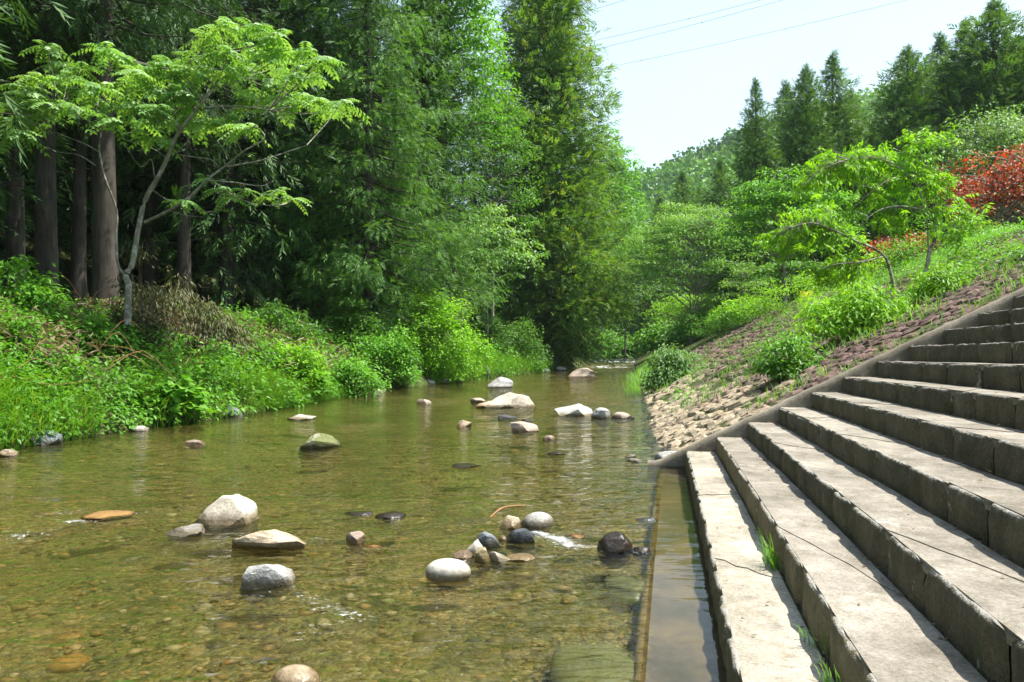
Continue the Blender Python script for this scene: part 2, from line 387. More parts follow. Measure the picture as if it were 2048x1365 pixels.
def concrete_mat(name, c0, c1, spots=True):
    m, t, out = new_mat(name)
    p = pos(t)
    n = tex(t, 1.6, 5, .65, p); k = tex(t, 70, 3, .75, p); s = tex(t, 9, 4, .7, p)
    c = ramp(t, n.outputs[0], [(.3, c0), (.62, c1)])
    c = mix(t, .75, c, ramp(t, k.outputs[0], [(.3, (.5, .5, .5)), (.7, (1.3, 1.3, 1.3))]), 'MULTIPLY')
    c = mix(t, .8, c, ramp(t, s.outputs[0], [(.3, (.62, .59, .53)), (.7, (1.25, 1.25, 1.25))]), 'MULTIPLY')
    w_ = tex(t, .7, 4, .7, p); c = mix(t, .7, c, ramp(t, w_.outputs[0], [(.35, (.62, .6, .56)), (.55, (1.05, 1.05, 1.05))]), 'MULTIPLY')
    if spots:
        q = tex(t, 3.3, 6, .6, p); c = mix(t, maprange(t, q.outputs[0], .66, .70, 0, .8), c, (.40, .385, .36))
        d = tex(t, 4.5, 6, .75, p); c = mix(t, maprange(t, d.outputs[0], .55, .68, 0, .65), c, (.10, .088, .07))
    bsdf(t, out, c, .9, .2, math_(t, 'ADD', k.outputs[0], s.outputs[0]), .5, .012); return m
M['tread_pale'] = concrete_mat('pale concrete tread', (.24, .22, .175), (.40, .375, .315))
M['tread'] = concrete_mat('worn concrete tread', (.135, .122, .10), (.29, .268, .228))
M['coping'] = concrete_mat('concrete coping', (.12, .105, .08), (.22, .20, .155))

def riser_mat(name, c0, c1):
    m, t, out = new_mat(name)
    p = pos(t); ps = pos(t, (9, 9, 1.2))
    n = tex(t, 4, 5, .7, p); st = tex(t, 1, 3, .6, ps); k = tex(t, 45, 3, .7, p)
    c = ramp(t, n.outputs[0], [(.3, c0), (.7, c1)])
    c = mix(t, maprange(t, st.outputs[0], .5, .7, 0, .5), c, (.05, .065, .03))
    c = mix(t, .6, c, ramp(t, k.outputs[0], [(.3, (.6, .6, .6)), (.7, (1.3, 1.3, 1.3))]), 'MULTIPLY')
    l = tex(t, 11, 5, .75, pos(t, (1, 1, .5))); c = mix(t, maprange(t, l.outputs[0], .64, .68, 0, .7), c, (.42, .41, .36))
    ea = t.nodes.new('ShaderNodeAttribute'); ea.attribute_name = 'edge'
    en = tex(t, 1, 5, .75, pos(t, (16, 16, 3))); ew = math_(t, 'ADD', ea.outputs['Fac'], math_(t, 'MULTIPLY', math_(t, 'SUBTRACT', en.outputs[0], .5), 1.9))
    c = mix(t, maprange(t, ew, .62, 1.0, 0, .85), c, (.30, .29, .26))
    bsdf(t, out, c, .9, .2, math_(t, 'ADD', n.outputs[0], k.outputs[0]), .8, .03); return m
M['riser'] = riser_mat('dark mossy riser stone', (.06, .053, .034), (.15, .13, .09))
M['riser_low'] = riser_mat('weathered riser stone', (.11, .092, .05), (.22, .185, .115))

def ledge_mat():
    m, t, out = new_mat('algae stained ledge')
    p = pos(t); n = tex(t, 2.2, 5, .65, p); k = tex(t, 30, 4, .75, p)
    c = ramp(t, n.outputs[0], [(.3, (.06, .045, .03)), (.5, (.14, .09, .065)), (.7, (.25, .16, .08))])
    c = mix(t, .6, c, ramp(t, k.outputs[0], [(.3, (.6, .6, .6)), (.7, (1.3, 1.3, 1.3))]), 'MULTIPLY')
    ra = t.nodes.new('ShaderNodeAttribute'); ra.attribute_name = 'rim'
    c = mix(t, maprange(t, math_(t, 'ADD', ra.outputs['Fac'], math_(t, 'MULTIPLY', math_(t, 'SUBTRACT', k.outputs[0], .5), 1.2)), .4, .8), c, ramp(t, k.outputs[0], [(.35, (.15, .085, .03)), (.65, (.33, .22, .10))]))
    bsdf(t, out, c, .6, .4, n.outputs[0], .4, .02); return m
M['ledge'] = ledge_mat()

def cobble_mat():
    m, t, out = new_mat('embankment cobbles')
    g = t.nodes.new('ShaderNodeNewGeometry'); sp = t.nodes.new('ShaderNodeSeparateXYZ'); t.links.new(g.outputs['Position'], sp.inputs[0])
    p = pos(t); n = tex(t, .9, 4, .65, p); k = tex(t, 22, 4, .7, p); b = tex(t, 3.4, 2, .5, p)
    z = math_(t, 'ADD', sp.outputs[2], math_(t, 'MULTIPLY', math_(t, 'SUBTRACT', n.outputs[0], .5), 2.2))
    tan = ramp(t, b.outputs[0], [(.3, (.20, .16, .105)), (.7, (.34, .29, .21))])
    pur = ramp(t, b.outputs[0], [(.3, (.075, .05, .042)), (.55, (.135, .088, .075)), (.75, (.20, .15, .125))])
    c = mix(t, maprange(t, z, .5, 1.25), tan, pur)
    c = mix(t, .8, c, ramp(t, g.outputs['Random Per Island'], [(0, (.5, .52, .55)), (.5, (1, 1, 1)), (1, (1.45, 1.35, 1.25))]), 'MULTIPLY')
    c = mix(t, maprange(t, n.outputs[0], .62, .72, 0, .5), c, (.10, .12, .03))
    c = mix(t, .6, c, ramp(t, k.outputs[0], [(.3, (.6, .6, .6)), (.7, (1.3, 1.3, 1.3))]), 'MULTIPLY')
    bsdf(t, out, c, .9, .2, k.outputs[0], .6, .03); return m
M['cobble'] = cobble_mat()
def plain(name, c, rough=.7):
    m, t, out = new_mat(name); n = tex(t, 12, 3, .6, pos(t))
    bsdf(t, out, mix(t, .4, c, ramp(t, n.outputs[0], [(.3, (.7, .7, .7)), (.7, (1.25, 1.25, 1.25))]), 'MULTIPLY'), rough, .3); return m
M['wire'] = plain('grey wire', (.36, .41, .44)); M['yellow'] = plain('yellow plastic', (.75, .42, .02))

# ------------------------------------------------------------------ ground, bed, water, hill
def grid_mesh(name, X, Y, Z, mat, smooth=True, attrs=None):
    n, m = X.shape
    i = np.arange(n-1)[:, None]*m+np.arange(m-1)[None]
    q = np.stack([i, i+1, i+m+1, i+m], -1).reshape(-1, 4)
    return raw_mesh(name, xyz(X, Y, Z), quads=q, mat=mat, smooth=smooth, attrs=attrs)

gx = np.r_[-420, -300, -220, -160, -120, -95, np.arange(-75, -30, 4.), np.arange(-30, -14, 1.), np.arange(-14, 22, .3), np.arange(22, 50, 1.5), np.arange(50, 100, 6.), 130, 180, 260, 420]
gy = np.r_[-120, -60, -30, -18, np.arange(-12, 2, 1.), np.arange(2, 40, .4), np.arange(40, 80, 1.), np.arange(80, 150, 4.), 170, 210, 270, 360, 500]
GX, GY = np.meshgrid(gx, gy)
GZ = ground_z(GX, GY)
inriv = (GX > xl(GY)+.05) & (GX < xr(GY)-.02) & (GY > -60)
GZ = np.where(inriv, GZ-.5, GZ)
setp(link('ground', grid_mesh('ground', GX, GY, GZ, M['ground'])), kind='structure')

tt = np.linspace(0, 1, 90); yy = np.r_[-6., -3, np.geomspace(1.2, 110, 340)]
T, YY = np.meshgrid(tt, yy)
BX = (xl(YY)-.5)+(xr(YY)+.35-xl(YY)+.5)*T
BZ = ground_z(np.clip(BX, xl(YY)+.02, xr(YY)-.01), YY)+.035*fbm(xyz(BX*2.2, YY*2.2, 0), 3, 5)+.02*fbm(xyz(BX*6, YY*6, 0), 2, 9)
setp(link('riverbed', grid_mesh('riverbed', BX, YY, BZ, M['bed'])), kind='structure')

tt = np.linspace(0, 1, 130); yy = np.r_[-6., -3, np.geomspace(1.6, 110, 420)]
T, YY = np.meshgrid(tt, yy)
WX = (xl(YY)-.35)+(xr(YY)+np.where(YY < 9.7, .0, .3)-xl(YY)+.35)*T
u_ = 1024+F*WX/np.maximum(YY, .5); v_ = VH+F*(EYE-zw(YY))/np.maximum(YY, .5)
def blob(u0, v0, ru, rv): return np.exp(-((u_-u0)/ru)**2-((v_-v0)/rv)**2)
ripple = np.interp(YY, [3, 6.6, 7.6, 9], [1.15, 1.15, .4, .15])+.8*blob(1150, 815, 160, 40)+.6*blob(1230, 960, 110, 60)+1.5*np.clip((YY-66)/6, 0, 1)
ripple = ripple*(.55+.45*fbm(xyz(WX*.5, YY*.5, 0), 2, 21))
foam_glint = np.zeros_like(WX)
def foamline(p0, p1, wu, s):
    global foam_glint
    for a in np.linspace(0, 1, 14):
        u0 = p0[0]+(p1[0]-p0[0])*a; v0 = p0[1]+(p1[1]-p0[1])*a
        foam_glint = np.maximum(foam_glint, s*blob(u0, v0, wu, wu*.28))
for p0, p1, w, s in (((20, 1085), (130, 1050), 38, .8), ((150, 1045), (400, 1015), 30, 1.), ((60, 1030), (180, 1020), 20, .6), ((330, 1095), (460, 1080), 26, .8), ((240, 1125), (330, 1105), 26, .55),
                     ((500, 1195), (580, 1180), 28, .9), ((600, 1190), (720, 1240), 40, .9), ((560, 1290), (660, 1250), 36, .7), ((600, 1075), (640, 1085), 24, .7), ((640, 1090), (700, 1075), 20, .55),
                     ((1080, 1070), (1200, 1105), 34, 1.), ((1180, 1090), (1290, 1110), 24, 1.), ((880, 1050), (1010, 1040), 26, .7), ((1150, 1120), (1260, 1150), 40, .6),
                     ((1010, 785), (1060, 790), 20, .8), ((1090, 812), (1130, 812), 22, .7), ((880, 805), (940, 800), 20, .6), ((1160, 800), (1270, 800), 30, .7), ((1190, 735), (1260, 733), 18, 1.3),
                     ((1200, 722), (1290, 722), 24, 1.3), ((700, 855), (760, 852), 22, .6), ((0, 1080), (30, 1075), 20, .8), ((470, 1095), (430, 1100), 16, .7), ((620, 1330), (720, 1300), 40, .45), ((830, 1215), (930, 1230), 40, .35)):
    foamline(p0, p1, w, s)
ripple = ripple+1.1*foam_glint; foam_glint = np.maximum(foam_glint, .36*np.clip(ripple, 0, 1.3)*np.clip(.3+1.5*fbm(xyz(WX*1.3, YY*1.6, 9), 2, 47), 0, 1))  # adds white specks in rough water that stand in for sun sparkle
foam_glint = foam_glint*np.clip(.55+1.1*fbm(xyz(WX*2.6, YY*3.2, 4), 3, 45), .1, 1)
ledge_ = (WX*CY-YY*SY > -.2) & (YY < 9.7); ripple = np.where(ledge_, .03, ripple); foam_glint = np.where(ledge_, 0, foam_glint)
WZ = zw(YY)+ripple*(.030*fbm(xyz(WX*3.0+YY*.7, YY*5.0, 0), 2, 31)+.012*fbm(xyz(WX*7+YY, YY*9, 0), 1, 35)+.010*np.abs(fbm(xyz(WX*8, YY*11, 3), 2, 34)))+.004*fbm(xyz(WX*1.3, YY*2.6, 0), 2, 37)*np.where(ledge_, .15, 1)
setp(link('water', grid_mesh('water', WX, YY, WZ, M['water'], attrs={'rough_water': np.clip(ripple, 0, 1.8), 'foam_glint': foam_glint})), kind='structure')

# hill behind: crest seen from the camera, a long spur falling to the left
HU = np.array([-1500, -300, 600, 1000, 1240, 1300, 1400, 1500, 1600, 1690, 1780, 1900, 2048, 2400, 3200.])
HV = np.array([600, 480, 420, 375, 338, 325, 287, 240, 208, 184, 155, 112, 62, -30, -100.])
uu = np.linspace(-1400, 3100, 190); rr = np.r_[np.linspace(125, 400, 46), 470, 560]
U, R_ = np.meshgrid(uu, rr)
dx, dy = (U-1024)/F, np.ones_like(U)
crest_r = 380.
zc = EYE+(VH-np.interp(U, HU, HV))/F*crest_r-9
s_ = np.clip((R_-125)/(crest_r-125), 0, 1)
HZ = 1.5+(zc-1.5)*(s_**1.15)+14*fbm(xyz(dx*R_*.02, R_*.02, 0), 3, 41)*s_*(1-s_)*2
HZ = np.where(R_ > crest_r, zc-(R_-crest_r)*.4, HZ)
setp(link('hill', grid_mesh('hill', dx*R_, R_*dy, HZ, M['hill_ground'])), kind='structure')
def hill_z(x, y):
    u = 1024+F*x/y; zc = EYE+(VH-np.interp(u, HU, HV))/F*crest_r-9; s = np.clip((y-125)/(crest_r-125), 0, 1)
    z = 1.5+(zc-1.5)*(s**1.15)+14*fbm(xyz(x*.02, y*.02, 0), 3, 41)*s*(1-s)*2
    return np.where(y > crest_r, zc-(y-crest_r)*.4, z)
def hill_forest():
    L = Leaves(); n = 6200
    y = 140+(rng.random(n)**.75)*258; u = rng.uniform(1150, 2250, n); x = (u-1024)/F*y
    z = hill_z(x, y)
    con = fbm(xyz(x*.018, y*.018, 5), 2, 50)+.35*rng.normal(size=n)*.5 > .08
    h = np.where(con, rng.uniform(6, 9.5, n), rng.uniform(4, 7, n)); r = np.where(con, rng.uniform(1.7, 2.4, n), rng.uniform(2.2, 3.8, n))
    tb = np.where(con, rng.uniform(0, .3, n), rng.uniform(.45, 1., n))
    K = 14
    d = nrm(rng.normal(size=(n, K, 3))); d[..., 2] = np.abs(d[..., 2])
    ze = rng.random((n, K))
    rad = np.where(con[:, None], r[:, None]*(1-ze*.92), r[:, None]*np.sqrt(np.clip(1-(ze*1.25-.35)**2, .05, 1)))
    P = np.stack([x[:, None]+d[..., 0]*rad, y[:, None]+d[..., 1]*rad, z[:, None]+h[:, None]*ze], -1).reshape(-1, 3)
    D = (d+rng.normal(size=d.shape)*.4).reshape(-1, 3); N = rng.normal(size=(n*K, 3))+[0, 0, 1]
    L.add(P, D, N, rng.uniform(1.3, 2.6, n*K), rng.uniform(1.2, 2.2, n*K), (tb[:, None]+rng.normal(size=(n, K))*.08).ravel())
    return L.mesh('hillside_forest', M['hill'])
setp(link('hillside_forest', hill_forest()), label='hazy mixed forest covering the far hillside', cat='forest', kind='stuff')

# ------------------------------------------------------------------ concrete staircase
X1, TR, RI, CURV, SE, SK = .2393, .3839, .1961, -.001, 9.96, .0074
Z1 = EYE-1.25
NST = 13
def edge_x(k, S): return X1+(k-1)*TR+CURV*np.asarray(S)**2
def step_z(k): return Z1+(k-1)*RI
stairs = empty('staircase', SW(X1, SE, 0.)[()], 'broad stepped concrete revetment with dark stone risers beside the stream', 'staircase')
S0 = np.array(stairs.location)
def rel(P): return P-S0

def box_patch(nu, nv): return np.meshgrid(np.linspace(0, 1, nu), np.linspace(0, 1, nv), indexing='ij')
def gridq(n, m, off=0):
    i = np.arange(n-1)[:, None]*m+np.arange(m-1)[None]; return np.stack([i, i+m, i+m+1, i+1], -1).reshape(-1, 4)+off
def riser_block(k, s0, s1, seed):
    """rough stone face with chipped upper edge; profile rolls from the foot over the edge onto the tread"""
    ns = max(4, int((s1-s0)/.07)); prof = np.array([(.0, -.06), (.0, .05), (-.004, .11), (.0, .165), (.004, .186), (.012, .195), (.022, .1962), (.034, .1955)])
    prof[:, 1] *= RI/.196
    ss = np.linspace(s0+.006, s1-.006, ns); Sg, J = np.meshgrid(ss, np.arange(len(prof)), indexing='ij')
    px, pz = prof[J.astype(int), 0], prof[J.astype(int), 1]
    q = xyz(Sg*7, pz*9+k*3.1, k*1.7)
    dn = fbm(q, 3, 60+k)*.016+fbm(q*3, 2, 61)*.006
    chip = np.clip(fbm(xyz(Sg*9, k*5.3, 0), 3, 71)-.05, 0, 1)
    px2 = px+dn*(J < 6)+chip*.02*((J > 2) & (J < 6)); pz2 = pz-chip*.022*((J > 3) & (J < 7))+fbm(q*2, 2, 66)*.004*(J > 4)-.004*(J == 7)
    # turn the two ends in to make the joints
    e = np.zeros_like(Sg); e[0] = e[-1] = 1
    px2 = px2+e*.03*(J < 6); pz2 = pz2-e*.012*(J > 3)
    V = SW(edge_x(k, Sg)+px2, Sg, step_z(k)-RI+pz2)
    return raw_mesh('block', rel(V.reshape(-1, 3)), quads=gridq(ns, len(prof)), mat=M['riser_low'] if k < 3 else M['riser'], smooth=True, attrs={'edge': np.interp(J.ravel(), [2, 3, 4, 5, 7], [0, .35, .7, .95, 1.])})
def tread_slab(k, bs, be, x0, x1, seed):
    """slab between two jagged crack lines bs, be: callables of lateral fraction"""
    nx = 7; f = np.linspace(0, 1, nx)
    a, b = bs(f), be(f); ns = max(4, int((b-a).mean()/.16))
    Tn, Fn = np.meshgrid(np.linspace(0, 1, ns), np.arange(nx), indexing='ij')
    Sg = a[Fn]+(b-a)[Fn]*Tn
    X = edge_x(k, Sg)+x0+(x1-x0)*f[Fn]
    z = step_z(k)+.004*fbm(xyz(X*3, Sg*2, k), 3, 80)+.003*fbm(xyz(X*14, Sg*14, k), 2, 81)+(seed % 3-1)*.004
    top = SW(X, Sg, z); bot = top.copy(); bot[..., 2] -= .05
    n = ns*nx; qs = [gridq(ns, nx)[:, ::-1]]
    V = np.concatenate([top.reshape(-1, 3), bot.reshape(-1, 3)])
    for loop in (np.arange(nx), np.arange(nx)+(ns-1)*nx, np.arange(ns)*nx, np.arange(ns)*nx+nx-1):
        qs.append(np.stack([loop[:-1], loop[1:], loop[1:]+n, loop[:-1]+n], -1))
    return raw_mesh('slab', rel(V), quads=np.concatenate(qs), mat=M['tread_pale'] if k == 1 else M['tread'], smooth=False)
def jag(s, slope, seed, gap):
    def fn(f):
        r = np.random.default_rng(seed)
        return s+slope*(f-.5)+fbm(xyz(f*6, seed*3.7, 0), 3, 5)*.05*(0 if slope == 0 else 1)*(1+abs(slope))+gap
    return fn
CRACKS = {1: [(-2.5, 0, 0), (1.0, .1, 3), (4.55, -.42, 4), (6.9, .15, 5)], 2: [(-2, .3, 6), (2.3, .2, 7), (4.15, -1.25, 8), (7.9, -.5, 9)],
          3: [(-1.5, .1, 11), (3.4, -1.0, 12), (5.4, .25, 31), (7.4, -.5, 13)], 4: [(1.5, .6, 14), (4.1, -.35, 32), (6.4, -.7, 15), (8.4, .2, 33)], 5: [(3.2, .5, 16), (5.2, -.3, 34), (7.7, -.4, 17)], 6: [(2, .3, 18), (6.5, .6, 19)], 7: [(5, .4, 20)], 8: [(6, .3, 21)]}
for k in range(1, NST+1):
    end = SE+SK*(k-1)
    # core under the tread
    ss = np.linspace(-5, end, 12)
    lo, hi = step_z(k)-RI-.25, step_z(k)-.03
    A = np.stack([SW(edge_x(k, ss)+.045, ss, lo), SW(edge_x(k, ss)+.045, ss, hi), SW(edge_x(k, ss)+TR+.12, ss, hi), SW(edge_x(k, ss)+TR+.12, ss, lo)], 1)
    n = len(ss); i = np.arange(n-1)[:, None]*4; j = np.arange(4)[None]
    q = np.stack([i+j, i+(j+1) % 4, i+4+(j+1) % 4, i+4+j], -1).reshape(-1, 4)
    q = np.vstack([q, [[0, 1, 2, 3]], [[(n-1)*4+3, (n-1)*4+2, (n-1)*4+1, (n-1)*4]]])
    st = link('step', raw_mesh('step', rel(A.reshape(-1, 3)), quads=q, mat=M['riser']), stairs)
    cr = sorted(CRACKS.get(k, [])); bounds = [jag(-5, 0, 1, 0)]+[jag(s, sl, sd+k*10, 0) for s, sl, sd in cr]+[jag(end-.0, 0, 2, 0)]
    for a in range(len(bounds)-1):
        f0, f1 = bounds[a], bounds[a+1]
        g0 = .0 if a == 0 else .006; g1 = 0. if a == len(bounds)-2 else .006
        link('slab', tread_slab(k, lambda f, f0=f0, g=g0: f0(f)+g, lambda f, f1=f1, g=g1: f1(f)-g, .026, TR-.012, a+k), st)
    s = end; c = 0
    smin = [2.2, 2.2, 2.0, 1.6, 1.4, 1.8, 2.2, 2.6, 3.2, 3.6, 4, 5, 5][k-1]-1.2
    while s > smin:
        ln = rng.uniform(.42, .85)
        link('block', riser_block(k, s-ln, s, c), st); s -= ln; c += 1
    rest = riser_block(k, -5, s, 99); link('face', rest, st)
# sloping coping along the far end of the steps
def coping():
    ns = 60; xs = np.linspace(-.35, X1+13*TR, ns)
    prof = [(-.03, -.35), (-.02, .0), (.0, .05), (.02, .06), (.13, .065), (.16, .04), (.18, -.3)]
    V = []
    for i, X in enumerate(xs):
        k = (X-X1)/TR; zz = Z1+max(k, -1.2)*RI*1.0+.02
        for a, b in prof:
            V.append(SW(X, SE+.02+SK*k+a-.1*(SE*.01)**2, zz+b))
    V = np.array(V); n = fbm(V*5, 3, 91); V[:, 2] += n*.02; V[:, 1] += fbm(V*4, 2, 92)*.02
    return raw_mesh('coping', rel(V), quads=gridq(ns, len(prof)), mat=M['coping'], smooth=True)
link('coping', coping(), stairs)

# submerged concrete ledge at the foot of the steps
ledge = empty('concrete_ledge', SW(0., 5., -.1), 'long rusty brown concrete ledge just under the water along the lowest step', 'ledge')
def ledge_slab(s0, s1, x0, top):
    ns = max(4, int((s1-s0)/.12)); ss = np.linspace(s0, s1, ns)
    prof = np.array([(0, -.45), (0, -.03), (.02, 0), (.06, .004), (.2, 0), (.32, -.002), (X1+.08-x0, 0)])
    Sg, J = np.meshgrid(ss, np.arange(len(prof)), indexing='ij')
    X = x0+prof[J, 0]+(J < 3)*(.02*fbm(xyz(Sg*4, 3, 0), 3, 95)); z = top+prof[J, 1]+.006*fbm(xyz(X*6, Sg*6, 0), 3, 96)
    V = SW(X, Sg, z)-np.array(ledge.location)
    return raw_mesh('slab', V.reshape(-1, 3), quads=gridq(ns, len(prof)), mat=M['ledge'], smooth=True, attrs={'rim': np.interp(J.ravel(), [0, 1, 2, 3, 4], [.4, 1, 1, .45, -.3])})
for s0, s1, x0, tp in ((-4, 3.98, -.19, -.012), (4.0, 6.75, -.195, -.03), (6.77, 9.75, -.205, -.075)): link('slab', ledge_slab(s0, s1, x0, tp), ledge)

# ------------------------------------------------------------------ stone embankment beyond the steps
emb = empty('embankment', (4.0, 14.0, .5)); setp(emb, kind='structure')
E0 = np.array(emb.location)
def cobble_mesh(r, n=7):
    th = np.arange(n)*TAU/n+r.uniform(0, 1); rings = []
    for rad, z in ((1.0, -.35), (.97, .25), (.62, .75)):
        rr = rad*(1+.17*r.normal(size=n)); rings.append(np.stack([np.cos(th)*rr, np.sin(th)*rr, z+.13*r.normal(size=n)], -1))
    V = np.concatenate(rings+[np.array([[0, 0, .9]])]); i = np.arange(n); j = (i+1) % n
    q = np.concatenate([np.stack([i, j, j+n, i+n], -1), np.stack([i+n, j+n, j+2*n, i+2*n], -1)])
    t = np.stack([i+2*n, j+2*n, np.full(n, 3*n)], -1)
    return V, q, t
def emb_frame(X, S):
    """point on the slope and its axes"""
    P = SW(X, S); x, y = P[..., 0], P[..., 1]
    P[..., 2] = ground_z(x, y); return P
cob = []
for S in np.arange(10.25, 46, .225):
    far = S > 26
    st = .215 if S < 20 else .3 if S < 30 else .42
    if S > 20 and rng.random() < .3: continue
    y = S*CY; xtoe = float(xr(y))
    Xt = xtoe*CY-y*SY
    for X in np.arange(Xt-.25, Xt+9.6, st):
        if rng.random() > .04: cob.append((X+rng.normal()*.045, S+rng.normal()*.05+((round((X-Xt)/st)) % 2)*.11))
cob = np.array(cob)
P = emb_frame(cob[:, 0], cob[:, 1])
size = np.where(P[:, 1] < 20, 1., np.where(P[:, 1] < 30, 1.2, 1.5))
big = np.exp(rng.normal(size=len(cob))*.25)*np.interp(P[:, 2], [.5, 1.3], [1.05, .8]); ax = rng.uniform(.12, .17, len(cob))*size*big; ay = rng.uniform(.095, .14, len(cob))*size*big; az = rng.uniform(.035, .065, len(cob))*size*big
sl_dir = nrm(np.stack([np.full(len(cob), CY), np.full(len(cob), -SY), np.full(len(cob), SLOPE)], -1)); al = np.tile([SY, CY, 0.], (len(cob), 1)); nn = np.cross(sl_dir, al); nn *= np.sign(nn[:, 2:3])
ang = rng.normal(size=len(cob))*.9
e1 = sl_dir*np.cos(ang)[:, None]+al*np.sin(ang)[:, None]; e2 = np.cross(nn, e1)
pu = 1024+F*P[:, 0]/P[:, 1]; pv = VH-F*(P[:, 2]-EYE)/P[:, 1]
apx = ax/P[:, 1]*F; vis = (pu < 2060)
order = np.argsort(np.where(vis, -apx, 0))
single = set(order[:290].tolist())
protos = [raw_mesh('stone', *(lambda c: (c[0], c[1], c[2]))(cobble_mesh(rng)), mat=M['cobble'], smooth=False) for _ in range(14)]
from mathutils import Matrix
for i in single:
    o = link('stone', protos[i % 14], emb)
    Rm = np.stack([e1[i]*ax[i], e2[i]*ay[i], nn[i]*az[i]], 1); T4 = np.eye(4); T4[:3, :3] = Rm; T4[:3, 3] = P[i]-E0
    o.matrix_basis = Matrix(T4.tolist())
VV, QQ, TT = [], [], []; off = 0
protoarr = [cobble_mesh(rng, 6) for _ in range(12)]
for i in range(len(cob)):
    if i in single: continue
    V, q, t = protoarr[i % 12]
    VV.append(P[i]-E0+V[:, :1]*e1[i]*ax[i]+V[:, 1:2]*e2[i]*ay[i]+V[:, 2:]*nn[i]*az[i]); QQ.append(q+off); TT.append(t+off); off += len(V)
o = link('small_stones', raw_mesh('small_stones', np.concatenate(VV), np.concatenate(QQ), np.concatenate(TT), M['cobble'], smooth=False), emb); o['kind'] = 'stuff'

# ------------------------------------------------------------------ rocks
def ico(sub):
    bm = bmesh.new(); bmesh.ops.create_icosphere(bm, subdivisions=sub, radius=1)
    v = np.array([p.co[:] for p in bm.verts]); f = np.array([[q.index for q in t.verts] for t in bm.faces]); bm.free(); return v, f
ICO3, ICO2, ICO1 = ico(4), ico(2), ico(1)
def rock_shape(seed, style, base=ICO3):
    r = np.random.default_rng(seed); v = base[0].copy()
    if style == 'smooth':
        v = v*(1+.06*fbm(v*1.3+seed, 2, seed)[:, None])
    else:
        n = {'angular': 20, 'flat': 14, 'wedge': 14, 'round': 24, 'peak': 16, 'block': 10}.get(style, 14)
        if style == 'block': v = np.sign(v)*np.abs(v)**.55
        for i in range(n):
            d = nrm(r.normal(size=3)); lim = r.uniform(.58, .86) if style != 'round' else r.uniform(.8, .95)
            e = v@d; v = v-np.maximum(0, e-lim)[:, None]*d*(.99 if style != 'round' else .9)
        v = v*(1+.10*fbm(v*1.5+seed*1.3, 3, seed)[:, None]+.035*fbm(v*5+seed, 3, seed+9)[:, None])
    if style == 'peak': v[:, :2] *= np.interp(v[:, 2], [-.2, 1], [1, .42])[:, None]; v[:, 0] += .18*v[:, 2]
    if style == 'block': v[:, 2] -= .22*np.exp(-((v[:, 0]+.15+.3*v[:, 1])/.07)**2)*(v[:, 2] > 0)
    if style == 'wedge': v[:, 2] *= np.interp(v[:, 0], [-1, -.3, 1], [1.0, 1.0, .35])
    v -= (v.max(0)+v.min(0))/2; v /= np.abs(v).max(0)
    return v
RN = 0
def rock(u, v, w, h, mat, style, label, name='boulder', depth=.8, tilt=(0, 0), rz=None, y=None, sink=.95, base=ICO3, group=None, moss=None):
    """rock whose water line is seen at pixel (u, v), w and h in photo pixels"""
    global RN; RN += 1
    p = onwater(u, v); s = p[1]/F
    W, H = w*s/2, h*s*.86
    vv = rock_shape(RN*13+5, style, base)
    r = random.Random(RN)
    rz = r.uniform(-.5, .5) if rz is None else rz
    hz = H*(1+sink)/2
    D = W*depth
    q = vv*[W, D, hz]
    a, b = tilt; ca, sa = math.cos(a), math.sin(a)
    q = np.stack([q[:, 0]*ca+q[:, 2]*sa, q[:, 1], -q[:, 0]*sa+q[:, 2]*ca], -1)
    cb, sb = math.cos(b), math.sin(b); q = np.stack([q[:, 0], q[:, 1]*cb-q[:, 2]*sb, q[:, 1]*sb+q[:, 2]*cb], -1)
    c, s2 = math.cos(rz), math.sin(rz)
    q = np.stack([q[:, 0]*c-q[:, 1]*s2, q[:, 0]*s2+q[:, 1]*c, q[:, 2]], -1)
    q[:, 0] *= W/np.abs(q[:, 0]).max()
    top = q[:, 2].max()
    o = link(name, raw_mesh(name, q, tris=base[1], mat=M[mat], smooth=(style in ('smooth', 'round'))))
    o.location = (p[0], p[1]+D*.55, p[2]+H-top)
    return setp(o, label, 'rock', group)
R_ = rock
R_(440, 1048, 132, 60, 'rock_beige', 'peak', 'large pale angular boulder with a pointed top in the near riffle', sink=.6, depth=.75, rz=.2)
R_(533, 1102, 152, 46, 'rock_tan', 'block', 'wide flat tan boulder split by a dark seam below the pointed pale boulder', depth=.55, sink=.5, rz=-.05)
R_(367, 1070, 82, 20, 'rock_grey', 'flat', 'low flat grey rock left of the tan boulder, below the pointed boulder', 'rock')
R_(528, 1174, 112, 54, 'rock_grey', 'block', 'grey saddle shaped rock nearer than the flat tan boulder', tilt=(-.28, 0), depth=.6, rz=.1, sink=.7)
R_(895, 1160, 92, 44, 'rock_white', 'smooth', 'smooth white oval boulder standing alone in the shallows', sink=.5, depth=.6, rz=.05)
R_(1075, 1052, 68, 28, 'rock_grey', 'smooth', 'long rounded light grey stone, rightmost of the heap of stones', 'rock', tilt=(-.15, 0), rz=.2)
R_(1022, 1058, 46, 28, 'rock_tan', 'angular', 'small tan stone leaning against the long light grey stone', 'rock', tilt=(-.3, 0))
R_(1040, 1084, 62, 30, 'rock_slate', 'flat', 'dark slate slab tilted in front of the long light grey stone', 'rock', tilt=(-.45, 0), depth=.5)
R_(976, 1095, 50, 34, 'rock_blue', 'flat', 'bluish grey slab in the middle of the heap of stones', 'rock', tilt=(-.5, .2))
R_(950, 1110, 44, 34, 'rock_white', 'angular', 'whitish broken stone against the bluish grey slab', 'rock')
R_(965, 1126, 34, 34, 'rock_yellow', 'angular', 'upright yellowish stone at the front of the heap', 'rock', depth=.7)
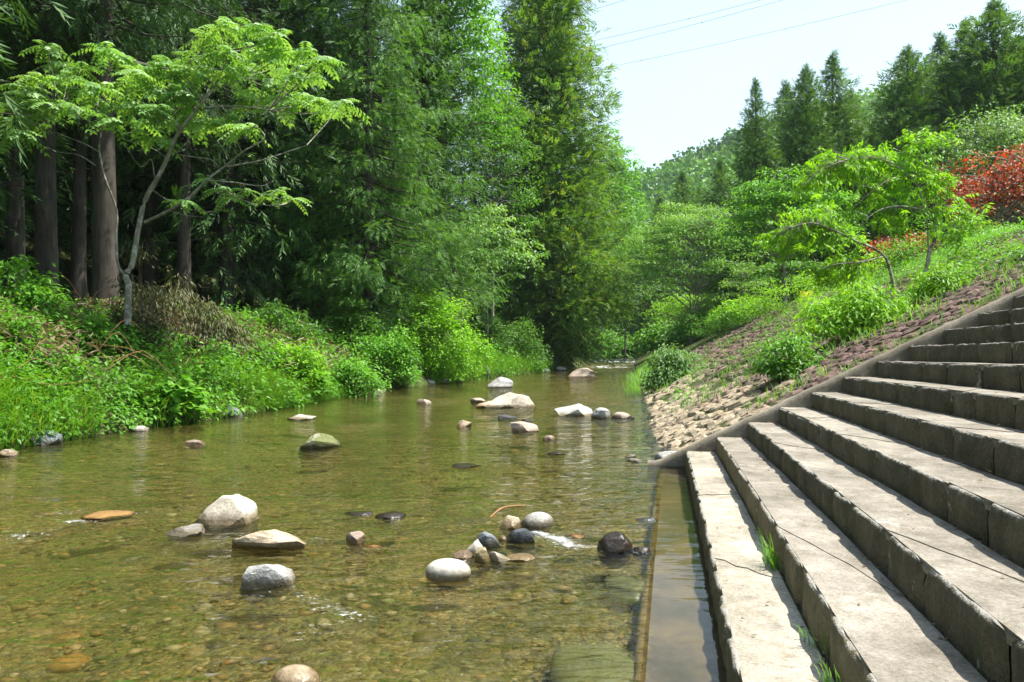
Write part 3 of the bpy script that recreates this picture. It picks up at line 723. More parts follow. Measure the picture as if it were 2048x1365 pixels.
R_(1000, 1124, 44, 22, 'rock_white', 'wedge', 'pale wedge shaped stone right of the upright yellowish stone', 'rock')
R_(1040, 1120, 60, 8, 'rock_tan', 'flat', 'tan slab barely awash at the right foot of the heap', 'rock', rz=.3)
R_(1005, 1082, 17, 12, 'rock_tan', 'smooth', 'tiny rounded pale pebble beside the dark slate slab', 'rock', base=ICO2)
R_(925, 1118, 40, 16, 'rock_pink', 'angular', 'low brownish stone between the white oval boulder and the heap', 'rock')
R_(1232, 1107, 72, 44, 'rock_wet', 'round', 'dark wet rounded boulder beside the submerged ledge')
R_(1284, 1110, 40, 16, 'rock_wet', 'round', 'small dark wet rock wedged between the round boulder and the ledge', 'rock')
R_(1295, 1043, 44, 7, 'rock_slate', 'flat', 'flat dark stone awash upstream of the wet round boulder', 'rock')
R_(1150, 1075, 46, 4, 'rock_orange', 'flat', 'rusty stone awash between the long grey stone and the wet round boulder', 'rock')
R_(710, 1088, 40, 28, 'rock_pink', 'angular', 'small pinkish brown peaked stone alone in the middle riffle', 'rock')
R_(745, 1094, 40, 3, 'rock_orange', 'flat', 'orange stained stone awash right of the pinkish peaked stone', 'rock')
R_(780, 1036, 66, 10, 'rock_wet', 'round', 'low dark wet rock with water sliding over it in mid stream', 'rock')
R_(715, 1030, 60, 4, 'rock_wet', 'flat', 'barely emerging dark rock left of the low wet one', 'rock')
R_(205, 1036, 100, 9, 'rock_orange', 'round', 'orange brown stone washed over by the riffle at the left')
R_(585, 1375, 100, 38, 'rock_tan', 'smooth', 'rounded tan boulder cut by the lower edge of the photo')
R_(635, 895, 86, 32, 'rock_moss', 'peak', 'moss covered boulder with a pale top in the calm pool')
R_(390, 891, 44, 11, 'rock_pink', 'flat', 'small low pale stone left of the mossy boulder', 'rock')
R_(600, 839, 60, 9, 'rock_white', 'flat', 'flat whitish stone near the left bank', 'rock')
R_(78, 890, 66, 32, 'rock_blue', 'angular', 'blue grey angular boulder at the foot of the left bank grass')
R_(274, 863, 38, 12, 'rock_grey', 'round', 'small pale grey rounded stone beside the left bank grass', 'rock')
R_(8, 912, 48, 14, 'rock_pink', 'round', 'pale stone at the left edge of the photo', 'rock')
R_(466, 834, 46, 28, 'rock_blue', 'wedge', 'blue grey wedge shaped rock beside a grass tussock on the left bank')
R_(340, 846, 66, 16, 'rock_blue', 'flat', 'dark grey slab lying along the left bank', 'rock')
R_(390, 838, 52, 10, 'rock_yellow', 'flat', 'low ochre stone right of the dark grey slab', 'rock')
R_(1018, 815, 112, 34, 'rock_beige', 'peak', 'biggest pale boulder with a domed top in the middle of the stream', depth=.6)
R_(972, 815, 44, 14, 'rock_tan', 'wedge', 'low tan rock touching the left side of the domed boulder', 'rock', rz=3.1)
R_(1000, 776, 54, 25, 'rock_grey', 'angular', 'pale grey boulder upstream of the domed boulder')
R_(1150, 832, 86, 28, 'rock_white', 'wedge', 'bright white boulder sloping down to the left in mid stream', rz=3.0, depth=.6)
R_(1203, 837, 40, 25, 'rock_grey', 'angular', 'pointed grey green rock touching the bright white boulder')
R_(1242, 837, 40, 14, 'rock_pink', 'round', 'low brown rock right of the pointed grey green one', 'rock')
R_(1262, 838, 18, 6, 'rock_wet', 'flat', 'tiny dark stone at the end of the row with the white boulder', 'rock', base=ICO2)
R_(928, 854, 32, 15, 'rock_tan', 'angular', 'small cream coloured stone left of the brown wedge', 'rock')
R_(1052, 863, 64, 20, 'rock_pink', 'wedge', 'brownish wedge shaped rock tapering to the right')
R_(1053, 846, 22, 9, 'rock_wet', 'angular', 'small dark stone behind the brownish wedge', 'rock')
R_(1015, 838, 42, 9, 'rock_slate', 'angular', 'dark wet stone below the domed boulder', 'rock')
R_(1098, 880, 26, 10, 'rock_pink', 'round', 'little round stone right of the brownish wedge', 'rock')
R_(1112, 909, 42, 5, 'rock_wet', 'flat', 'thin dark stone just breaking the surface in mid stream', 'rock')
R_(932, 935, 62, 5, 'rock_wet', 'flat', 'long dark stone just breaking the surface left of mid stream', 'rock')
R_(848, 807, 32, 10, 'rock_pink', 'flat', 'small brown stone left of the domed boulder', 'rock')
R_(955, 806, 32, 11, 'rock_pink', 'flat', 'small brown stone just left behind the domed boulder', 'rock')
R_(1165, 755, 64, 22, 'rock_pink', 'wedge', 'pinkish tan boulder with a dark foot below the far rapids', rz=3.1)
R_(1150, 732, 30, 20, 'rock_beige', 'round', 'round beige boulder on the left bank by the far rapids')
R_(1228, 726, 64, 14, 'rock_grey', 'angular', 'broad pale boulder in the far rapids')
R_(757, 785, 27, 7, 'rock_beige', 'flat', 'small pale flat stone by the left bank under the bright bush', 'rock')
R_(918, 766, 15, 12, 'rock_beige', 'round', 'tiny pale upright stone at the water line under the bright bush', 'rock', base=ICO2)
R_(1262, 916, 26, 8, 'rock_grey', 'angular', 'upper of two little grey stones near the end of the ledge', 'rock', base=ICO2)
R_(1268, 924, 34, 7, 'rock_grey', 'flat', 'lower of two little grey stones near the end of the ledge', 'rock', base=ICO2)
R_(1341, 925, 62, 24, 'rock_grey', 'angular', 'rough whitish lump of rubble at the far end of the submerged ledge')
R_(970, 756, 24, 30, 'rock_slate', 'angular', 'upright dark grey slab on the left bank beside tall grass')
R_(998, 750, 40, 12, 'rock_grey', 'flat', 'pale slab on the left bank right of the upright dark slab', 'rock')
R_(1092, 744, 18, 8, 'rock_slate', 'angular', 'small dark rock on the left bank below the cedar', 'rock', base=ICO2)
R_(1122, 741, 24, 9, 'rock_grey', 'angular', 'small grey rock on the left bank near the round beige boulder', 'rock', base=ICO2)
R_(820, 770, 34, 14, 'rock_slate', 'angular', 'dark rock in the shade under the left part of the bright bush', 'rock')
R_(857, 769, 26, 12, 'rock_grey', 'angular', 'grey rock in the shade under the middle of the bright bush', 'rock')
R_(884, 767, 28, 12, 'rock_beige', 'angular', 'beige rock in the shade under the right part of the bright bush', 'rock')
def sunk(u, v, wx, wy, mat, label, dz=.07, seed=1):
    p = onwater(u, v); q = rock_shape(seed, 'flat')*[wx, wy, .07]
    o = link('submerged_slab', raw_mesh('submerged_slab', q, tris=ICO3[1], mat=M[mat], smooth=True)); o.location = (p[0], p[1], -.07-dz)
    setp(o, label, 'rock')
sunk(1200, 1320, .24, .42, 'rock_green', 'large pale greenish slab under water against the ledge in the near corner', .02, 3)
sunk(1255, 1150, .15, .25, 'rock_green', 'pale slab under water just below the wet round boulder', .05, 8)
# pebbles on the bed
def pebbles():
    n = 5600; r = np.random.default_rng(3)
    y = 2.6+(r.random(n)**1.8)*14; t = r.random(n); x = np.maximum(xl(y)+.1, -y*.78)+t*(xr(y)-.5-np.maximum(xl(y)+.1, -y*.78))
    z = ground_z(x, y); s = np.exp(r.normal(size=n)*.55)*.0175*np.interp(y, [2, 14], [.8, 1.5])
    v, f = ICO1; V = v[None]*(1+.2*r.normal(size=(n, len(v), 1))*.6)*np.stack([s*r.uniform(.8, 1.5, n), s*r.uniform(.7, 1.2, n), s*.35], -1)[:, None]
    a = r.uniform(0, TAU, n); c, sn = np.cos(a)[:, None], np.sin(a)[:, None]
    V = np.stack([V[..., 0]*c-V[..., 1]*sn, V[..., 0]*sn+V[..., 1]*c, V[..., 2]], -1)+np.stack([x, y, z+.004], -1)[:, None]
    T_ = (f[None]+(np.arange(n)*len(v))[:, None, None]).reshape(-1, 3)
    return raw_mesh('pebbles', V.reshape(-1, 3), tris=T_, mat=M['pebble'], tint=np.repeat(r.random(n), len(f)), smooth=True)
setp(link('pebbles', pebbles()), label='brown and grey pebbles lying on the bed of the stream', cat='pebbles', kind='stuff')

# ------------------------------------------------------------------ plants: generators
def cedar_parts(r, H, R, base, nb, K, leaf, mat, droop=.35, hang=.5, tuft=.42, trunk_r=.28, topr=.15, power=.75, clump_gap=.55, barkm='bark_cedar', thick=.2, nodes=7, spire=.12):
    """a Japanese cedar: straight trunk, whorls of drooping boughs carrying tufts of needle sprays"""
    W = Wood(); L = Leaves()
    zs = np.linspace(-.6, H*.995, 14); wob = np.stack([.12*fbm(xyz(zs*.2, r.uniform(0, 99), 0), 2, 1), .12*fbm(xyz(zs*.2, r.uniform(0, 99), 0), 2, 2), zs], -1)
    W.tube(wob, trunk_r*(1-np.clip(zs/H, 0, 1))**.8+.015+np.where(zs < .4, .35*trunk_r, 0), 10)
    tb = base+(1-base)*(np.arange(nb)+r.random(nb))/nb
    az = np.arange(nb)*2.399+r.normal(size=nb)*.35
    pr = ((1-tb)/(1-base))**power*(.72+.35*r.random(nb))*np.clip((1-tb)/spire, 0, 1)**.55; ln = np.maximum(R*pr, topr)
    low = np.clip((tb-base)/(.12*(1-base)), .55, 1); ln *= low
    for i in range(nb):
        n = max(4, int(ln[i]/.5)); s = np.linspace(0, 1, n)
        up = np.interp(tb[i], [base, .8, 1], [0, .25, .9])
        d = np.array([math.cos(az[i]), math.sin(az[i])])
        z = H*tb[i]+ln[i]*(up*s-droop*s*(1.15-.5*s))
        pts = np.stack([d[0]*ln[i]*s+np.interp(H*tb[i], zs, wob[:, 0]), d[1]*ln[i]*s+np.interp(H*tb[i], zs, wob[:, 1]), z], -1)
        W.tube(pts, np.linspace(.05*min(1, ln[i]/3)+.008, .006, n), 4)
        m = max(2, int(ln[i]/clump_gap)); ts = np.sort(r.uniform(.22, 1.02, m)); ts[-1] = 1.
        C = np.stack([np.interp(ts, s, pts[:, j]) for j in range(3)], -1)
        side = np.array([-d[1], d[0], 0.]); C += side*(r.normal(size=(m, 1))*.28*ln[i]*.5*ts[:, None])+r.normal(size=(m, 3))*.08
        sz = tuft*r.uniform(.7, 1.25, m)*min(1, .14+ln[i]/2.2)
        tn = r.uniform(.0, .75, m)+.25*ts
        ns = max(3, K//8)
        q = nrm(r.normal(size=(m, ns, 3))); rad = r.random((m, ns, 1))**.5
        B = C[:, None]+q*rad*sz[:, None, None]*[1, 1, .7]
        A = nrm(q*.7+np.array([d[0], d[1], 0])*.5+np.array([0, 0, -hang])*r.uniform(.3, 1.4, (m, 1, 1))+r.normal(size=q.shape)*.3)
        ax_l = leaf*r.uniform(.8, 1.6, (m, ns))*(sz/tuft)[:, None]**.5
        sd = nrm(np.cross(A, r.normal(size=A.shape)*.5+[0, 0, 1])); tone = tn[:, None]+r.normal(size=(m, ns))*.14+.14*q[..., 2]  # tuft tops tinted lighter, painting in light from above
        for kk in range(nodes):
            f = kk/(nodes-1.); P = B+A*(ax_l*f)[..., None]+np.array([0, 0, -.3*hang])*(ax_l*f*f)[..., None]
            D = A+sd*(0 if kk == nodes-1 else (.5 if kk % 2 else -.5))+r.normal(size=A.shape)*.16
            lf = ax_l*(.8-.35*f)
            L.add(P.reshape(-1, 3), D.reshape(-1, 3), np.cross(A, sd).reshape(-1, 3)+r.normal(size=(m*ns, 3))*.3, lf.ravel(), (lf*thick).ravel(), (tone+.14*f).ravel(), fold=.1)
    return W.mesh('trunk', M[barkm]), L.mesh('crown', mat)
def tree_obj(name, loc, trunk, crown, label, cat='tree', group=None, rz=0.):
    o = empty(name, loc, label, cat, group, rz); link('trunk', trunk, o); link('crown', crown, o); return o

def spray_leaves(L, r, C, rad, n, leaf, asp, flat=.25, droop=.5, tn=.5, tv=.18, outward=None):
    """flat sprays of leaves round centres C (m,3)"""
    m = len(C); a = r.uniform(0, TAU, (m, n)); q = np.sqrt(r.random((m, n)))
    rad = np.broadcast_to(rad, (m,))[:, None]
    off = np.stack([np.cos(a)*q*rad, np.sin(a)*q*rad, r.normal(size=(m, n))*rad*flat-droop*.35*rad*q*q], -1)
    P = C[:, None]+off
    D = np.stack([np.cos(a), np.sin(a), -droop*(.3+q)], -1)+r.normal(size=(m, n, 3))*.35
    N = np.stack([r.normal(size=(m, n))*.35, r.normal(size=(m, n))*.35, np.ones((m, n))], -1)
    lf = leaf*r.uniform(.7, 1.3, (m, n))
    t = np.broadcast_to(tn, (m,))[:, None]+r.normal(size=(m, n))*tv
    L.add(P.reshape(-1, 3), D.reshape(-1, 3), N.reshape(-1, 3), lf.ravel(), (lf*asp).ravel(), t.ravel())
def broadleaf_parts(r, H, crown_c, crown_r, ns, nl, leaf, asp, mat, bark='bark_grey', trunk_r=.14, stems=1, spray=.7, droop=.45, flat=.2, layers=None, shell=.55, lean=(0, 0), lump=.35):
    """trunk(s), limbs reaching out to flat sprays of leaves spread through an uneven crown"""
    W = Wood(); L = Leaves(); cc = np.array(crown_c, float); cr = np.array(crown_r, float)
    d = nrm(r.normal(size=(ns, 3))); d[:, 2] = np.where(d[:, 2] < -.45, -d[:, 2], d[:, 2])
    q = shell+(1-shell)*r.random((ns, 1))**.6
    k = 1+lump*fbm(d*1.8+r.uniform(0, 50), 2, 4)[:, None]*1.6
    C = cc+d*q*cr*k
    if layers: C[:, 2] = np.round(C[:, 2]/layers)*layers+r.normal(size=ns)*layers*.12
    hubs = []
    for s in range(stems):
        a = r.uniform(0, TAU); b = np.array([math.cos(a), math.sin(a), 0])*trunk_r*1.5*(stems > 1)
        tip = cc+np.array([math.cos(a)*cr[0]*.4*(stems > 1), math.sin(a)*cr[1]*.4*(stems > 1), cr[2]*.45])
        midp = (b+tip)/2+np.array([lean[0], lean[1], 0])+r.normal(size=3)*[.15, .15, 0]
        pts = curve_pts([b+[0, 0, -.4], b*1.2+[0, 0, .3*cc[2]], midp, tip], 5)
        W.tube(pts, np.linspace(trunk_r, trunk_r*.2, len(pts))/math.sqrt(stems), 8); hubs.append(pts)
    H_ = np.concatenate(hubs)
    for c in C[:min(ns, 130)]:
        ok = H_[:, 2] < c[2]+.1
        w = np.where(ok, np.abs(H_[:, 2]-(c[2]-.45*np.linalg.norm(c[:2]-H_[:, :2], axis=1))), 99); h = H_[np.argmin(w)]
        mid_ = h*.45+c*.55+[0, 0, .12*np.linalg.norm(c-h)]+r.normal(size=3)*.08
        W.tube(curve_pts([h, mid_, c], 3), np.linspace(trunk_r*.28, .006, 7), 4)
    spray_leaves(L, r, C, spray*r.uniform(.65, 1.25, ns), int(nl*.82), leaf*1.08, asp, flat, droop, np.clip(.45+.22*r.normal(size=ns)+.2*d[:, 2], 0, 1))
    return W.mesh('trunk', M[bark]), L.mesh('crown', mat)
def bush_parts(r, rx, ry, rz, ns, nl, leaf, asp, mat, spray=.3, droop=.4, flat=.35, bark='bark_twig', lump=.4, up=0.):
    W = Wood(); L = Leaves()
    d = nrm(r.normal(size=(ns, 3))); d[:, 2] = np.abs(d[:, 2])
    k = (1+lump*fbm(d*2+r.uniform(0, 50), 2, 8)[:, None]*1.6)*(.45+.55*r.random((ns, 1))**.5)
    C = d*k*[rx, ry, rz]
    for c in C[:40]:
        W.tube(curve_pts([c*[.1, .1, 0], c*[.45, .45, .6]+r.normal(size=3)*.03, c], 3), np.linspace(.012, .004, 7), 4)
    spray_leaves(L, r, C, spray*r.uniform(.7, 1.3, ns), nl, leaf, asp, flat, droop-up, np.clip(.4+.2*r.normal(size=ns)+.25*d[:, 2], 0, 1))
    return W.mesh('stem', M[bark]), L.mesh('foliage', mat)
def bush(name, u, v, wpx, hpx, mat, label, cat='shrub', ns=60, nl=40, leaf=.09, asp=.5, y=None, deep=.8, seed=None, group=None, **kw):
    """bush whose foot is seen at pixel (u, v)"""
    r = np.random.default_rng(seed or int(u*7+v))
    p = hit(u, v) if y is None else np.array([(u-1024)/F*y, y, float(ground_z((u-1024)/F*y, y))])
    s = p[1]/F; a, b = bush_parts(r, wpx*s/2, wpx*s/2*deep, hpx*s, ns, nl, leaf, asp, M[mat], **kw)
    o = empty(name, p, label, cat, group); link('stem', a, o); link('foliage', b, o); return o
def gpos(u, y): x = (u-1024)/F*y; return np.array([x, y, float(ground_z(x, y))])
def topH(v, p): return EYE+(VH-v)/F*p[1]-p[2]

# ------------------------------------------------------------------ left forest
r = np.random.default_rng(11)
# cedars on the left bank with the bare lower trunks seen in the dark wood
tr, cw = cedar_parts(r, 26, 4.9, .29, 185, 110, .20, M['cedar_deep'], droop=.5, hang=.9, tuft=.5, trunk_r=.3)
bank = []
for u, y, sc, lab in ((95, 21.5, 1., 'cedar with a straight grey brown trunk, second from the left edge of the photo'), (208, 21, 1.12, 'thickest straight cedar trunk behind the small pinnate leaved tree'),
                      (28, 25, .95, 'slim dark cedar trunk nearest the left edge of the photo'), (160, 28, .9, 'thin cedar trunk in the dark between the two thicker trunks'), (370, 30, .92, 'slender reddish cedar trunk behind the dry bamboo thicket'),
                      (300, 33, .95, 'faint cedar trunk deep behind the small pinnate leaved tree'), (540, 35, 1., 'dark cedar hanging over the right side of the small pinnate leaved tree')):
    p = gpos(u, y)
    if not bank:
        o = tree_obj('cedar_tree', p, tr, cw, lab, 'cedar', 'cedars in the wood on the left bank'); bank.append(o)
    else: o = copy_tree(bank[0], p, float(r.uniform(0, 6)), sc, lab)
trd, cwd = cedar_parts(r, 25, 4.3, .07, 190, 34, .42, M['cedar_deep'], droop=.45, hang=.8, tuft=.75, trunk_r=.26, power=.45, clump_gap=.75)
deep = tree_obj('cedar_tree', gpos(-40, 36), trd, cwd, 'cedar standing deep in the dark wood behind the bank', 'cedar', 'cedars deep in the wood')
k = 0
for y in (33, 38, 44, 52, 60):
    for u in np.arange(-520 if y < 40 else -350, 1000, 5200/y*1.0):
        p = gpos(u+r.normal()*25, y+r.normal()*1.5)
        if p[0] > xl(p[1])-6: continue
        copy_tree(deep, p, float(r.uniform(0, 6)), float(r.uniform(.85, 1.15)), 'cedar standing deep in the dark wood behind the bank', 'cedars deep in the wood'); k += 1
for u, y in ((-260, 20), (-120, 25), (-420, 14), (-700, 12), (-330, 27)):
    copy_tree(deep, gpos(u, y), float(r.uniform(0, 6)), 1., 'cedar standing deep in the dark wood behind the bank', 'cedars deep in the wood')
# big dark cedar with hanging boughs
p = gpos(735, 34); tr, cw = cedar_parts(r, 25, 4.2, .05, 250, 140, .22, M['cedar_dark'], droop=.5, hang=.75, tuft=.55, trunk_r=.33, power=.5, clump_gap=.5)
tree_obj('cedar_tree', p, tr, cw, 'big dark green cedar with hanging boughs down to the bank', 'cedar')
p = gpos(850, 39); o = tree_obj('cedar_tree', p, tr, cw, 'dark cedar with hanging boughs behind the bright round bush', 'cedar', rz=2.1)
p = gpos(640, 36); o = tree_obj('cedar_tree', p, tr, cw, 'very dark cedar left of the big hanging cedar', 'cedar', rz=4.3)
# olive cedar rising above the frame at the bend
p = gpos(1090, 62); tr, cw = cedar_parts(r, 40, 8.2, .02, 480, 72, .46, M['cedar_olive'], nodes=6, thick=.24, droop=.25, hang=.1, tuft=1.1, trunk_r=.35, power=.62, clump_gap=.5)
tree_obj('cedar_tree', p, tr, cw, 'tall olive brown cedar against the sky at the bend of the stream', 'cedar')
# tall bright broadleaf between them
p = gpos(890, 41); tr, cw = broadleaf_parts(r, 27, (0, 0, 16.5), (3.3, 2.9, 10), 400, 70, .21, .5, M['leaf_bright'], trunk_r=.22, spray=.8, droop=.6)
tree_obj('broadleaf_tree', p, tr, cw, 'tall fresh green broadleaf tree between the dark cedar and the olive cedar')
p = gpos(985, 53); tr, cw = broadleaf_parts(r, 19, (0, 0, 11.5), (3.3, 2.8, 7.5), 230, 60, .19, .5, M['leaf_mid'], trunk_r=.16, spray=.8, droop=.55, layers=.9)
tree_obj('broadleaf_tree', p, tr, cw, 'mid green tree in layered sprays left of the olive cedar')
p = gpos(975, 49); tr, cw = broadleaf_parts(r, 9, (0, 0, 6.6), (3.1, 1.6, 3.0), 80, 80, .23, .5, M['leaf_walnut'], trunk_r=.09, spray=.75, droop=.7, layers=.75, shell=.35)
tree_obj('broadleaf_tree', p, tr, cw, 'small tree with flat tiers of light leaves in front of the olive cedar')
p = gpos(900, 44); tr, cw = broadleaf_parts(r, 7, (0, 0, 4.2), (3.4, 1.5, 2.8), 110, 70, .17, .5, M['leaf_shade'], trunk_r=.08, spray=.7, droop=.6)
tree_obj('broadleaf_tree', p, tr, cw, 'shaded small tree behind the bright round bush')
p = gpos(1178, 81); tr, cw = broadleaf_parts(r, 11, (0, 0, 5.6), (2.4, 2.2, 5.2), 130, 60, .28, .5, M['leaf_bright'], trunk_r=.1, spray=.7, layers=.8)
tree_obj('broadleaf_tree', p, tr, cw, 'narrow fresh green tree leaning over the far rapids')
p = gpos(1205, 108); tr, cw = broadleaf_parts(r, 32, (0, 0, 18), (5.6, 4.6, 13.5), 300, 60, .45, .55, M['leaf_bright'], trunk_r=.3, spray=1.5)
tree_obj('broadleaf_tree', p, tr, cw, 'rounded bright tree right of the olive cedar')
p = gpos(1140, 84); tr, cw = broadleaf_parts(r, 20, (0, 0, 11), (4.5, 3.0, 8), 200, 55, .28, .55, M['leaf_mid'], trunk_r=.25, spray=1.0)
tree_obj('broadleaf_tree', p, tr, cw, 'green tree glimpsed behind the olive cedar')
p = gpos(1228, 132); tr, cw = broadleaf_parts(r, 12, (0, 0, 6), (5, 4, 5.), 220, 55, .36, .55, M['leaf_mid'], trunk_r=.25, spray=1.2)
tree_obj('broadleaf_tree', p, tr, cw, 'shaded tree closing the view up the stream')

# ------------------------------------------------------------------ small pinnate tree on the left bank
def z1(a, b, dy=0., y=17.6): return at(a/2.0686, b/2.0686, y+dy)
def walnut():
    r = np.random.default_rng(5); W = Wood(); L = Leaves(); base = gpos(253, 17.6)
    sk = [([(528, 1345, 0), (530, 1240, 0), (532, 1180, 0), (520, 1140, 0), (548, 1090, .1), (570, 960, .2), (600, 830, .1), (650, 740, 0), (690, 660, -.1), (732, 560, -.2), (800, 470, -.3), (850, 410, -.3), (905, 330, -.2), (942, 210, 0)], .088, .02),
          ([(522, 1145, 0), (490, 1100, .2), (480, 1000, .3), (482, 870, .3), (432, 730, .2), (411, 620, .1), (416, 560, 0), (400, 520, 0), (330, 485, -.2), (250, 455, -.4)], .035, .01),
          ([(600, 920, .1), (700, 872, -.3), (785, 815, -.6), (860, 742, -.8), (940, 682, -.9), (1005, 628, -1.), (1095, 573, -1.), (1058, 520, -1.)], .04, .008),
          ([(940, 690, -.9), (1080, 665, -.9), (1180, 632, -.8), (1268, 603, -.8)], .022, .006), ([(860, 748, -.8), (960, 755, -1.1), (1080, 770, -1.3), (1135, 745, -1.4)], .02, .005),
          ([(930, 790, -1.1), (1030, 838, -1.3), (1125, 852, -1.4)], .014, .005), ([(730, 640, -.2), (800, 650, -.4), (870, 660, -.6), (905, 690, -.9)], .015, .008),
          ([(700, 872, -.3), (760, 890, -.2), (845, 900, 0)], .012, .004), ([(411, 630, .1), (340, 592, .3), (210, 543, .5)], .018, .006), ([(395, 685, .1), (320, 640, .3), (230, 628, .4), (155, 575, .5)], .015, .005),
          ([(820, 450, -.3), (980, 440, -.7), (1110, 456, -1.)], .028, .008), ([(800, 470, -.3), (812, 430, -.1), (870, 380, .2), (920, 345, .4), (1010, 325, .5)], .026, .008), ([(690, 660, -.1), (640, 620, .3), (520, 580, .6), (505, 560, .7)], .016, .006),
          ([(640, 740, 0), (625, 660, .3), (580, 690, .4), (510, 590, .5)], .014, .005), ([(740, 545, -.2), (705, 380, .3), (690, 285, .4)], .03, .008), ([(940, 660, -.9), (925, 620, -.9), (895, 580, -.9)], .01, .003), ([(1000, 630, -1), (975, 580, -.8), (940, 560, -.7)], .01, .003)]
    H_ = []
    for pts, r0, r1 in sk:
        c = curve_pts([z1(a, b, d) for a, b, d in pts], 4); W.tube(c-base, np.linspace(r0, r1, len(c)), 8); H_.append(c)
    H_ = np.concatenate(H_)
    cen = [(960, 120), (900, 125), (1040, 120), (1090, 165), (870, 150), (870, 235), (950, 215), (1010, 190), (1150, 225), (1240, 225), (1300, 255), (1200, 300), (1285, 330), (1080, 250), (1110, 330), (1030, 385), (1150, 395), (1210, 440), (1330, 420), (1405, 425), (1370, 475), (1240, 380),
           (620, 285), (700, 265), (560, 305), (500, 230), (430, 210), (760, 300), (650, 370), (720, 395), (540, 460), (460, 510), (580, 505), (620, 570), (720, 490), (800, 520), (860, 490), (940, 500), (985, 525), (330, 290), (280, 325), (390, 350), (150, 330), (85, 360), (230, 350), (55, 405),
           (200, 420), (300, 430), (40, 480), (110, 505), (430, 390), (500, 350), (480, 430), (170, 470), (10, 450), (350, 390), (780, 250), (820, 300), (690, 330), (600, 340), (1000, 300), (1060, 420), (1180, 250), (1130, 170), (930, 300), (760, 440), (650, 470), (180, 200), (120, 400), (60, 540), (250, 270)]
    low = [(850, 725), (905, 780), (1010, 795), (1100, 820), (1180, 830), (720, 842), (960, 830), (760, 850), (1140, 790)]
    for (a, b), n, sc in [(c, 12, 1.) for c in cen]+[(c, 6, .75) for c in low]:
        c = z1(a+r.normal()*12, b+r.normal()*10, r.normal()*.7-(.8 if (a, b) in low else 0))
        h = H_[np.argmin(np.linalg.norm((H_-c)*[1, .6, 1], axis=1)+np.where(H_[:, 2] > c[2]+.2, 1., 0))]
        W.tube(curve_pts([h, h*.4+c*.6+[0, 0, -.06], c], 3)-base, np.linspace(.016, .006, 7), 5)
        tone = r.uniform(.3, .75)
        for k in range(n):
            az = k*2.4+r.normal()*.4; el = r.uniform(-.1, .75); ln = r.uniform(.42, .62)*sc; m = 7
            d = np.array([math.cos(az)*math.cos(el), math.sin(az)*math.cos(el), math.sin(el)])
            s = np.linspace(.18, 1, m)[:, None]; R0 = c+d*ln*s+np.array([0, 0, -.55*ln])*s*s
            ta = nrm(np.gradient(R0, axis=0)); side = nrm(np.cross(ta, [0, 0, 1.])); upv = np.cross(side, ta)
            for sg in (-1, 1):
                D = side*sg+ta*.35+np.array([0, 0, -.45])
                L.add(R0, D, upv+r.normal(size=upv.shape)*.15, ln*.30*r.uniform(.85, 1.1, m)*np.interp(s[:, 0], [0, .5, 1], [.8, 1.1, .75]), ln*.125, tone+r.normal(size=m)*.1, fold=.15, mid=.5)
            L.add(R0[-1:], ta[-1:], upv[-1:], ln*.3, ln*.12, tone)
    L.q = [q-base for q in L.q]
    tree_obj('walnut_tree', base, W.mesh('trunk', M['bark_grey']), L.mesh('crown', M['leaf_walnut']), 'small crooked tree with big feathered pale green leaves on the left bank')
walnut()

# ------------------------------------------------------------------ left bank undergrowth
bush('round_bush', 866, 775, 175, 190, 'leaf_lime', 'bright yellow green round bush overhanging the water on the left bank', ns=190, nl=70, leaf=.14, asp=.6, y=35.2, spray=.48, deep=.6)
bush('round_bush', 775, 785, 120, 110, 'leaf_bright', 'lower green bush joined to the left side of the bright round bush', ns=110, nl=60, leaf=.13, asp=.6, y=30.5, spray=.42)
bush('bamboo_thicket', 320, 600, 270, 120, 'leaf_dry', 'olive brown thicket of drooping dry bamboo behind the small tree', ns=150, nl=60, leaf=.2, asp=.16, y=20.5, spray=.4, droop=1.2, deep=.35)
bush('bamboo_thicket', 440, 590, 110, 105, 'leaf_dry', 'rounded clump of drooping dry bamboo right of the small tree', ns=70, nl=60, leaf=.2, asp=.16, y=21, spray=.35, droop=1.3)
bush('vine', 285, 520, 110, 175, 'leaf_dry', 'brown climber wrapped round the trunk of the small tree', 'climber', ns=70, nl=50, leaf=.15, asp=.2, y=18.1, spray=.3, droop=1., deep=.5)
bush('leafy_shrub', 60, 600, 150, 130, 'leaf_bright', 'leafy shrub with star shaped leaf bunches at the left edge below the trunks', ns=80, nl=40, leaf=.16, asp=.42, y=17.5, spray=.28, droop=.6)
bush('leafy_shrub', 175, 668, 80, 85, 'leaf_bright', 'small upright leafy shrub left of the foot of the small tree', ns=50, nl=36, leaf=.13, asp=.45, y=16.5, spray=.22, droop=.5)
bush('leafy_shrub', 590, 650, 115, 80, 'leaf_lime', 'yellow green shrub in front of the dark wood right of the small tree', ns=70, nl=50, leaf=.12, asp=.55, y=22.5, spray=.3)
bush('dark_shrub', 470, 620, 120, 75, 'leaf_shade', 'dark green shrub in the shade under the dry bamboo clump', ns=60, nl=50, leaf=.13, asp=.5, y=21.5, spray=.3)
bush('leafy_shrub', 700, 700, 130, 70, 'leaf_bright', 'spreading green shrub on the bank below the big hanging cedar', ns=90, nl=50, leaf=.12, asp=.55, y=25.5, spray=.35)
bush('butterbur', 330, 800, 120, 55, 'leaf_bright', 'clump of broad round green leaves above the water on the left bank', 'plant', ns=40, nl=14, leaf=.22, asp=.95, y=15.6, spray=.3, droop=.15)
bush('butterbur', 600, 775, 90, 45, 'leaf_mid', 'broad leaved plant beside the fine hanging grass on the left bank', 'plant', ns=32, nl=12, leaf=.22, asp=.95, y=22.5, spray=.32, droop=.15)
